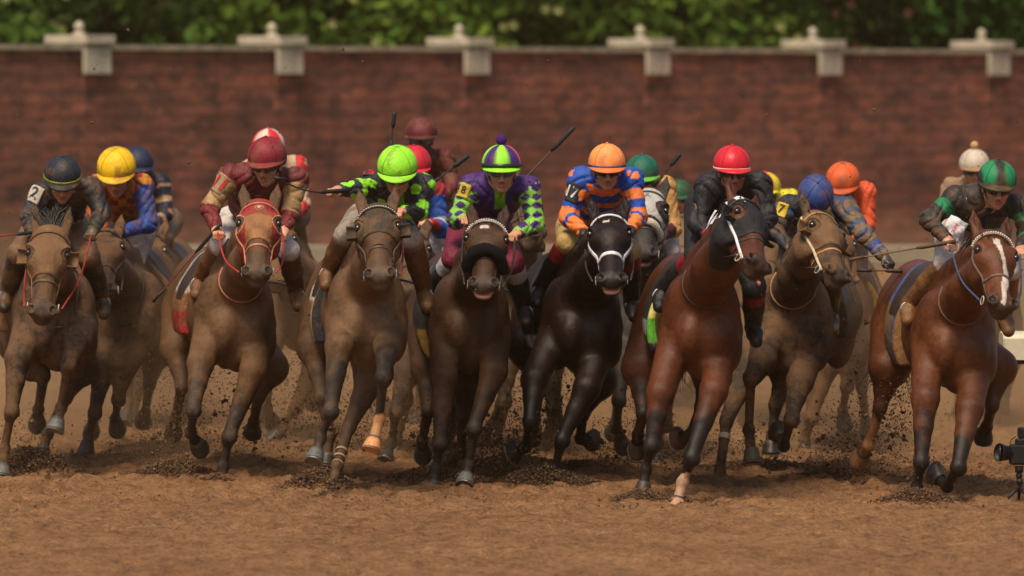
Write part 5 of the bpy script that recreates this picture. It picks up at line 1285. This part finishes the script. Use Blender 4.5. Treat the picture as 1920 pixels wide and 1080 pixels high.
    f8 = lambda th, t: GRN if (math.sin(th)*math.sin(min(1, t)*1.75) > .22 or math.sin(th)*math.sin(min(1, t)*1.75) < -.22) and abs(math.sin(th)*math.sin(t*1.75)) < .82 else (.02, .02, .018)
    j = make_jockey('jockey in black and green silks with a striped helmet at the far right', h, (1870, 337), 37, 14, 6, -3,
        dict(shL=(1792, 372), shR=(1918, 388), elL=(1742, 412), elR=(1926, 440), haL=(1780, 455, -.12), haR=(1912, 472), knL=(1774, 494), knR=(1892, 505), anL=(1704, 570), anR=(1884, 590), hip=(1815, 410, .5)),
        j8, .38, srgb(196, 188, 182), .3, srgb(120, 84, 50), None, None, dict(f=f8, peak=srgb(56, 48, 36), bands=[(-.032, -.004, srgb(70, 58, 40))], mud=.15), (.03, .025, .02), group=FJ)
    R[8] = (h, j)
    return R

GAL = [dict(FL=[(-52, 90, 0), (-58, 170, -.2), (-62, 232, .0), (-52, 262, .1)], FR=[(48, 92, 0), (30, 200, -.1), (22, 262, 0), (18, 296, -.05)], HL=[(-60, 70, 1.4), (-56, 150, 1.2), (-66, 220, 1.4), (-70, 240, 1.5)], HR=[(60, 80, 1.3), (48, 150, 1.1), (40, 205, 1.4), (36, 222, 1.5)]),
       dict(FL=[(-48, 92, -.1), (-60, 130, -.4), (-64, 210, -.3), (-72, 248, -.35)], FR=[(50, 90, 0), (56, 190, -.1), (50, 240, .05), (40, 262, .12)], HL=[(-58, 80, 1.2), (-40, 180, 1.0), (-60, 262, 1.1), (-64, 292, 1.1)], HR=[(58, 70, 1.4), (62, 150, 1.2), (70, 220, 1.5), (74, 240, 1.5)])]
def back_row():
    R = {}
    def horse(key, lab, Y, c, po, mz, coat, gal, yaw=0, over=None, **k):
        s = 50/(50+Y); L = {a: [(c[0]+x*s, c[1]+y*s, d) for x, y, d in q] for a, q in GAL[gal].items()}
        if over: L.update(over)
        rump = k.pop('rump', (c[0]-40*s, c[1]-22*s)); vox = k.pop('vox', 1.5)
        R[key] = make_horse(lab, Y, c, .30, rump, po, mz, L, coat, yaw, vox=vox, group=BG, seed=hash_(key), **k); return R[key]
    def hash_(k): return sum(ord(q) for q in k)
    mh = dict(col=srgb(100, 74, 48), mud=.7, v1=.3)
    bt = srgb(96, 68, 44)
    # yellow helmet
    h = horse('y', 'dark muddy horse under the jockey with the yellow helmet, behind the left end', 4.6, (236, 585), (196, 436), (192, 540), (.085, .048, .028), 0, 0, dict(FL=[(196, 680, 0), (178, 770, -.1), (166, 815, 0), (162, 842, 0)], FR=[(232, 690, 0), (222, 745, -.1), (216, 785, .1), (219, 800, .15)]), mud=.6, rump=(270, 560), cloth=dict(f=tack(BRN, [(lambda x, y, z: (z > -.05) & (y < .7), srgb(160, 120, 70))]), mud=.6))
    def jy(tg, tt, loc, V):
        o = np.tile(np.array(srgb(190, 120, 30)), (len(V), 1)); q = np.sin(loc[:, 0]*55)*np.sin(loc[:, 1]*42); o[q > .05] = srgb(150, 34, 30); o[tg == 'armR'] = srgb(44, 70, 140); o[(tg == 'armL')] = srgb(170, 84, 34); return o
    j = make_jockey('jockey in yellow and red patterned silks with blue sleeves and a bright yellow helmet', h, (218, 314), 37, 26, -4, 0, dict(shL=(178, 350), shR=(266, 348), elL=(178, 400), elR=(280, 420), haL=(196, 436), haR=(222, 436), knL=(196, 476), knR=(252, 488), anL=(190, 560), anR=(262, 560)), jy, .4, srgb(170, 150, 136), .5, srgb(66, 46, 32), None, srgb(60, 48, 34), dict(f=solid(srgb(238, 190, 24)), peak=srgb(236, 180, 20), bands=[(-.030, -.008, srgb(110, 84, 40))], mud=.25), None, vox=1.15, group=BJ)
    R['y'] = (h, j)
    # navy helmet
    h = horse('n', 'dusty dark horse with yellow number 4 on its saddle cloth, behind the yellow helmeted jockey', 9, (296, 575), (280, 440), (268, 540), (.08, .05, .032), 1, 0, mud=.75, rump=(318, 540), cloth=dict(f=tack(srgb(50, 40, 34), [(lambda x, y, z: z < .0, srgb(190, 150, 40)), (lambda x, y, z: (z > .0) & (z < .08), srgb(170, 140, 120))]), mud=.4, z0=-.2))
    def jn(tg, tt, loc, V):
        o = np.tile(np.array(NAV), (len(V), 1)); arm = np.char.startswith(tg, 'arm'); o[arm & (np.sin(tt*13+.6) > .35)] = srgb(176, 138, 112); return o
    j = make_jockey('jockey in navy silks with pale arm bands and navy helmet, behind the yellow helmet', h, (258, 306), 31, 12, 10, 0, dict(shR=(300, 346), elR=(312, 400), haR=(282, 430), shL=(232, 345)), jn, .25, srgb(120, 100, 80), .6, srgb(50, 38, 30), None, None, dict(f=solid(srgb(34, 42, 70)), peak=srgb(34, 42, 70), bands=[(-.022, -.010, srgb(150, 120, 96))], mud=.1), (.05, .04, .03), vox=1.3, group=BJ)
    R['n'] = (h, j)
    # red and white quarters
    h = horse('r', 'dust coloured horse behind the red hooded one, under the red and white helmet', 7, (556, 560), (520, 420), (516, 520), (.12, .08, .05), 0, 0, dict(FR=[(590, 680, 0), (556, 760, -.2), (528, 806, -.2), (512, 822, -.2)]), mud=.8, cloth=dict(f=tack(srgb(110, 84, 60), []), mud=.7))
    def jr(tg, tt, loc, V):
        o = np.tile(np.array(srgb(196, 170, 140)), (len(V), 1)); arm = np.char.startswith(tg, 'arm'); o[arm & (tt > 1.1)] = srgb(186, 44, 38); o[(tg == 'torso') & (np.sin(loc[:, 0]*40) > .3)] = srgb(200, 44, 44); o[arm & (tt < .22)] = srgb(200, 40, 44); return o
    j = make_jockey('jockey in muddy white silks with a red and white quartered helmet behind the maroon one', h, (503, 272), 31, 5, 0, 0, dict(shR=(556, 312), elR=(566, 385), haR=(545, 412), shL=(470, 320)), jr, .25, srgb(120, 90, 60), .6, srgb(90, 64, 44), None, None, dict(f=seg([srgb(206, 40, 46), srgb(214, 200, 186)], 6, .0), peak=srgb(120, 170, 60), bands=[], mud=.12), (.05, .04, .03), vox=1.3, group=BJ)
    R['r'] = (h, j)
    # red helmet, blue sleeve
    h = horse('b', 'brown muddy horse mostly hidden behind the lime helmeted jockey, yellow edged saddle cloth', 4.5, (800, 585), (770, 440), (768, 540), (.10, .06, .035), 1, 0, dict(FL=[(764, 700, 0), (742, 770, -.1), (735, 830, 0), (722, 862, -.1)]), mud=.5, cloth=dict(f=tack(srgb(180, 150, 70), [(lambda x, y, z: y > .62, K)]), mud=.3))
    def jb(tg, tt, loc, V):
        o = np.tile(np.array(srgb(44, 86, 170)), (len(V), 1)); o[tg == 'torso'] = srgb(150, 24, 40); arm = np.char.startswith(tg, 'arm'); o[arm & (np.abs(tt-.8) < .10)] = srgb(200, 204, 214); o[arm & (tt > 1.6)] = srgb(170, 36, 40); o[arm & (tt < .12)] = srgb(150, 24, 40); return o
    j = make_jockey('jockey in blue and crimson silks with a red helmet, tucked behind the lime helmet', h, (776, 306), 33, 16, 0, 0, dict(shR=(816, 362), elR=(826, 430), haR=(800, 418), shL=(740, 360), knR=(806, 472), anR=(824, 540)), jb, .1, srgb(186, 176, 170), .15, (.02, .016, .016), None, None, dict(f=solid(srgb(196, 34, 52)), peak=srgb(196, 34, 52), bands=[], mud=.05), (.05, .04, .03), vox=1.2, group=BJ)
    R['b'] = (h, j)
    # maroon, muddy with gold band
    h = horse('m', 'dust veiled horse far behind, under the muddy maroon jockey', 9.5, (765, 540), (790, 400), (790, 500), (.10, .065, .04), 0, 0, mud=.8)
    j = make_jockey('jockey in mud soaked maroon silks and gold banded helmet, highest behind the pack', h, (790, 250), 31, 4, 0, 0, dict(shL=(752, 300), shR=(834, 298), elL=(738, 345), elR=(848, 345), haL=(765, 380), haR=(822, 380)), jsolid(srgb(96, 36, 34)), .45, srgb(100, 72, 50), .7, srgb(70, 50, 36), None, srgb(80, 58, 40), dict(f=solid(srgb(98, 34, 40)), peak=srgb(80, 36, 36), bands=[(-.024, -.010, srgb(214, 160, 50))], mud=.3), (.16, .15, .14), skin=srgb(92, 60, 46), vox=1.2, group=BJ)
    R['m'] = (h, j)
    # horse head between green quartered jockey and 17
    h = horse('g', 'brown horse looking right between the purple jockey and the orange helmet', 5.2, (985, 590), (985, 350), (1008, 450), (.105, .062, .038), 1, .9, dict(FL=[(952, 680, 0), (944, 750, -.1), (918, 800, 0), (906, 818, .05)]), mud=.45, bridle=srgb(60, 44, 32), cloth=dict(f=tack(BRN, []), mud=.5), vox=1.2)
    j = make_jockey('jockey in grey silks almost hidden behind the purple and green jockey', h, (948, 345), 30, 30, 0, 0, {}, jsolid(srgb(90, 80, 70)), .3, srgb(120, 100, 80), .5, K, None, None, dict(f=solid(srgb(80, 60, 60)), peak=srgb(60, 50, 50), bands=[], mud=.3), None, vox=1.6, group=BJ)
    R['g'] = (h, j)
    # grey with white hood
    h = horse('w', 'dark grey horse with a white hood, pale sheepskin noseband and black eye patches', 4.2, (1214, 590), (1216, 364), (1206, 472), (.050, .046, .042), 0, -.05, mud=.25, rump=(1225, 560), hood=dict(col=srgb(176, 172, 166), mud=.2, v1=.26, pip=K, re=.04, cup=False, split=lambda lu, lv, lw: (np.sqrt((np.abs(lu)-.088)**2+(lv-.185)**2+(lw-.02)**2) < .075), col2=K),
              shadow=(.52, .46, .37, .026), bridle=srgb(60, 50, 40), mouth=True, cloth=dict(f=tack(K, []), mud=.2), vox=1.1)
    def jw(tg, tt, loc, V):
        o = np.tile(np.array(srgb(196, 146, 84)), (len(V), 1)); arm = np.char.startswith(tg, 'arm'); o[arm & (tt > 1.3)] = srgb(74, 30, 36); return o
    j = make_jockey('jockey in tan silks with a teal green helmet behind the white hooded horse', h, (1204, 322), 32, 14, 0, 0, dict(shR=(1246, 352), elR=(1262, 428), haR=(1232, 444), shL=(1170, 360)), jw, .08, srgb(180, 170, 160), .2, K, None, None, dict(f=solid(srgb(20, 96, 78)), peak=srgb(90, 190, 60), bands=[], mud=.05), (.05, .04, .03), vox=1.2, group=BJ)
    R['w'] = (h, j)
    # far green helmet
    h = horse('f', 'light brown horse far behind between the tan jockey and the black silks', 12, (1262, 520), (1280, 410), (1276, 500), (.20, .125, .075), 1, 0, mud=.5)
    j = make_jockey('jockey in dusty white silks with a dull green helmet far behind', h, (1273, 362), 25, 8, 0, 0, {}, jsolid(srgb(150, 112, 84)), .4, srgb(130, 100, 70), .6, K, None, None, dict(f=solid(srgb(36, 84, 56)), peak=srgb(36, 84, 56), bands=[(-.022, -.008, srgb(120, 96, 50))], mud=.1), (.05, .04, .03), vox=1.6, group=BJ)
    R['f'] = (h, j)
    # yellow and red helmet
    h = horse('q', 'dusty horse hidden behind the red helmeted jockey, only glimpsed', 9, (1440, 560), (1440, 430), (1440, 530), (.10, .065, .04), 0, 0, mud=.7)
    j = make_jockey('jockey in bright yellow silks and yellow and red helmet, right of the red helmet', h, (1435, 352), 29, 6, -8, 0, dict(shR=(1482, 375), shL=(1400, 385)), jsolid(srgb(214, 206, 40)), .08, srgb(190, 180, 160), .3, K, None, None, dict(f=seg([srgb(206, 46, 44), srgb(220, 208, 50)], 4, .8), peak=srgb(220, 208, 50), bands=[], mud=.05), (.05, .04, .03), skin=srgb(120, 76, 54), vox=1.4, group=BJ)
    R['q'] = (h, j)
    # orange helmet
    h = horse('o', 'mud brown horse with a muddy yellow lettered saddle cloth, behind the bowed blue helmet', 5.6, (1560, 590), (1560, 430), (1584, 520), (.125, .082, .05), 1, .2, dict(FL=[(1548, 690, 0), (1522, 780, -.1), (1510, 830, 0), (1506, 850, 0)], FR=[(1592, 672, 0), (1588, 720, -.1), (1580, 770, .05), (1583, 792, .1)]), mud=.75, rump=(1580, 560), cloth=dict(f=tack(srgb(76, 60, 42), [(lambda x, y, z: z > -.0, srgb(190, 140, 50))]), mud=.35, z0=-.2))
    j = make_jockey('jockey in orange silks with a muddy orange helmet, right of the blue helmet', h, (1580, 338), 33, 24, -8, 0, dict(shR=(1622, 362), elR=(1626, 420), haR=(1600, 460), shL=(1545, 372), knR=(1606, 520), anR=(1618, 585)), jsolid(srgb(214, 84, 42)), .16, srgb(110, 84, 60), .7, srgb(90, 66, 44), None, srgb(40, 34, 30), dict(f=solid(srgb(214, 92, 44)), peak=srgb(190, 80, 40), bands=[], mud=.2), (.06, .045, .035), vox=1.2, group=BJ)
    R['o'] = (h, j)
    # beige pompom
    h = horse('p', 'dusty brown horse behind the far right chestnut, only its legs showing', 9, (1850, 585), (1840, 440), (1838, 540), (.10, .06, .038), 0, 0, mud=.5)
    j = make_jockey('jockey in dusty beige silks with a cream pompom helmet behind the green and black one', h, (1827, 308), 29, 8, 0, 0, dict(shL=(1786, 352), shR=(1868, 350)), jsolid(srgb(150, 122, 96)), .3, srgb(150, 130, 110), .5, K, None, None, dict(f=solid(srgb(196, 182, 164)), peak=srgb(150, 120, 90), bands=[(-.022, -.006, srgb(150, 100, 50))], mud=.15, pom=srgb(196, 160, 110)), (.05, .04, .03), vox=1.4, group=BJ)
    R['p'] = (h, j)
    return R

FR_ = front_row()
import os
BK = back_row()

# ------------------------------------------------------------------ riding crops
J = {k: v[1] for k, v in FR_.items()}
def hp(a, dx=0, dz=0): return a+np.array([dx, -.03, dz])
whip('riding crop with a red tip held out to the left by the number 2 jockey', P(-42, 448, 2.7), hp(J[1]['HL'], .04, .02), c0=(.015, .015, .015), c1=srgb(150, 40, 36))
whip('red shafted crop pointing down left from the hand of the number 11 jockey', P(287, 566, 2.6), hp(J[2]['HL'], .02, .05), c1=srgb(110, 50, 40))
whip('black crop held out flat by the outstretched hand of the lime helmeted jockey', P(513, 333, .6), hp(J[3]['HL'], .06, .0), thick=1.1, bend=-.045)
whip('short upright black crop between the lime and the maroon helmets', P(731, 290, 4.6), P(740, 210, 4.6), thick=1.2)
whip('thick black crop slanting up right beside the red and blue jockey', P(800, 352, 4.4), P(879, 291, 4.4), thick=1.35)
whip('long crop slanting up right above the horse that looks right', P(960, 360, 5.0), P(1077, 238, 5.0), c1=srgb(90, 64, 50), thick=1.3)
whip('black crop slanting up behind the tan jockey with the teal helmet', P(1225, 350, 4.4), P(1276, 288, 4.4), thick=1.3)
whip('flat dark crop held low by the glove stretched to the right', P(1606, 507, 1.7), P(1692, 508, 1.7), c0=(.03, .022, .02), thick=1.1)
whip('long muddy brown crop pointing left from the green and black jockey', P(1592, 487, .2), hp(J[8]['HL'], .04, .01), c0=srgb(84, 60, 38), c1=srgb(110, 78, 46), thick=1.1)

# ------------------------------------------------------------------ numbers and lettering
bk = m_plain('printed_black', (.012, .012, .013), .6); wt = m_plain('printed_white', (.62, .62, .62), .6); rd = m_plain('printed_red', srgb(190, 36, 40), .6)
def armband(jk, side, s, plate, ink, size, w_, h_, tilt=0, t=.30, dx=0):
    """number cloth wrapped round the upper arm"""
    Sx = jk['S'+side]; Ex = jk['E'+side]; d = nrm(Ex-Sx); ctr = Sx+(Ex-Sx)*t; out = nrm(np.array([(-.45 if side == 'L' else .45), -1., .25])); out = nrm(out-d*np.dot(out, d)); right = nrm(np.cross(out, d)); 
    right = right if right[0] > 0 else -right
    up = nrm(np.cross(-out, right)); up = up if up[2] > 0 else -up
    if tilt: c, s_ = math.cos(tilt), math.sin(tilt); right, up = right*c+up*s_, up*c-right*s_
    n = 14; V = []; 
    for i in range(n+1):
        for k in range(n+1): V.append(ctr+right*(i/n-.5)*w_+up*(k/n-.5)*h_+right*dx)
    V = np.array(V); V = trace(jk['torso'], V-out*.05, np.tile(out, (len(V), 1)), .2)+out*.019
    F = [(i*(n+1)+k, (i+1)*(n+1)+k, (i+1)*(n+1)+k+1, i*(n+1)+k+1) for i in range(n) for k in range(n)]
    o = mesh('number_band', V, F, m_cloth(.1, .6), jk['jk'], np.tile(np.array(plate), (len(V), 1))); q = o.modifiers.new('t', 'SOLIDIFY'); q.thickness = .004; q.offset = 0
    if np.dot(np.cross(right, up), out) < 0: right = -right
    text_decal('number', s, ctr+right*dx, right, up, size, ink, jk['jk'], jk['torso'], 0, .019, .006)
armband(J[1], 'L', '2', srgb(190, 180, 166), bk, .115, .10, .115, -.1, .18)
armband(J[2], 'L', '11', srgb(150, 124, 92), rd, .12, .125, .13, -.15, .35)
armband(J[3], 'L', '15', srgb(44, 44, 56), rd, .09, .11, .09, .35, .2)
armband(J[4], 'L', '8', srgb(200, 170, 50), bk, .07, .08, .09, 0, .25)
armband(J[5], 'L', '17', (.02, .022, .026), wt, .105, .115, .125, -.12, .42)
armband(J[7], 'L', '7', srgb(214, 180, 50), bk, .08, .08, .09, 0, .3)
def leg_text(jk, side, s, size, ink, t=.45, off=0, flip=False):
    K0 = jk['K'+side]; hip = jk['legp'][1 if side == 'L' else 3].a; d = nrm(K0-hip); ctr = hip+(K0-hip)*t; out = nrm(np.array([(-.4 if side == 'L' else .4), -1, .35])); out = nrm(out-d*np.dot(out, d))
    right = d if not flip else -d; up = np.cross(out, right)
    text_decal('lettering', s, ctr, right, up, size, ink, jk['bre'], jk['legp'], 0, .013, .004)
leg_text(J[2], 'L', 'OTTO', .06, bk, .75, 0, True); leg_text(J[3], 'R', 'JEFF RUBY', .065, bk, .62, 0, True); leg_text(J[5], 'L', 'FLO', .05, bk, .5)
def panel_text(h, s, x, y, z, size, ink, parent_name='saddle_cloth'):
    """lettering on the hanging side of a saddle cloth"""
    sgn = -1 if x < 0 else 1; ctr = h['Bs'](sgn*.2, y, z); out = h['rt']*sgn*1.0-h['a']*.25; out = nrm(out)
    right = nrm(np.cross(Zv, out)); 
    par = [c for c in h['root'].children if c.name.startswith(parent_name)][0]
    text_decal('lettering', s, ctr, right, Zv, size, ink, par, h['body'], 0, .03, .012)
H_ = {k: v[0] for k, v in FR_.items()}
panel_text(H_[6], 'TRA', -1, .62, -.16, .07, wt); panel_text(H_[2], 'ING', 1, .6, -.1, .08, rd); panel_text(H_[3], 'EY', -1, .62, -.16, .07, rd); panel_text(H_[5], 'COS', -1, .60, -.16, .05, bk)
panel_text(BK['n'][0], '4', 1, .75, .10, .14, m_plain('printed_yellow', srgb(214, 180, 40), .6)); panel_text(BK['o'][0], 'ATHLETON', 1, .7, -.13, .06, m_plain('printed_grey', srgb(150, 140, 120), .6))
# badge panels: white lettered breeches panels beside the rider's hip
def hip_panel(jk, px, py, Y, s, size, rot, ink, w_=.10, h_=.14, c=srgb(214, 212, 214)):
    ctr = P(px, py, Y); r = np.array([math.cos(rot), 0, math.sin(rot)]); u_ = np.array([-math.sin(rot), 0, math.cos(rot)]); n = 8; V = []
    for i in range(n+1):
        for k in range(n+1):
            a, b = i/n-.5, k/n-.5; V.append(ctr+r*a*w_+u_*b*h_+np.array([0, 1, 0])*(abs(b)**2*.08+abs(a)**2*.05+.01*math.sin(a*12+b*9)))
    F = [(i*(n+1)+k, (i+1)*(n+1)+k, (i+1)*(n+1)+k+1, i*(n+1)+k+1) for i in range(n) for k in range(n)]
    o = mesh('breeches_panel', np.array(V), F, m_cloth(.1, .6), jk['bre'], np.tile(np.array(c), (len(V), 1))); q = o.modifiers.new('t', 'SOLIDIFY'); q.thickness = .01; q.offset = 1
    text_decal('lettering', s, ctr+np.array([0, -.012, 0]), r, u_, size, ink, jk['bre'], None)
hip_panel(J[6], 1340, 432, .32, 'ENTEN', .055, 1.15, bk, .24, .10)
hip_panel(J[8], 1788, 432, .42, 'A SERV', .030, 1.05, rd, .16, .12)
# monogram on the white hood
g = BK['w'][0]; text_decal('monogram', 'JL', g['H'](.0, .085, .056), g['u'], -g['v'], .05, m_plain('printed_dark_green', (.02, .05, .03), .6), [c for c in g['root'].children if c.name.startswith('hood')][0], None, 0, 0, .006)
# stretched-out tongue of the hooded bay
g = H_[6]; mb = MB(); p0 = g['H'](.02, .55, -.07); mb.tube(bez([p0, g['H'](.028, .575, -.072), g['H'](.034, .605, -.068)], 10), np.linspace(.013, .010, 11), None, 10); mb.ell(g['H'](.034, .605, -.068), (.013, .01, .014)); mb.build('tongue', m_plain('tongue', srgb(160, 96, 88), .4, .6), g['root'], True)
# white cheek strips of the hooded bay
# dirt, dust, haze
build_dirt(); build_dust(); build_haze()
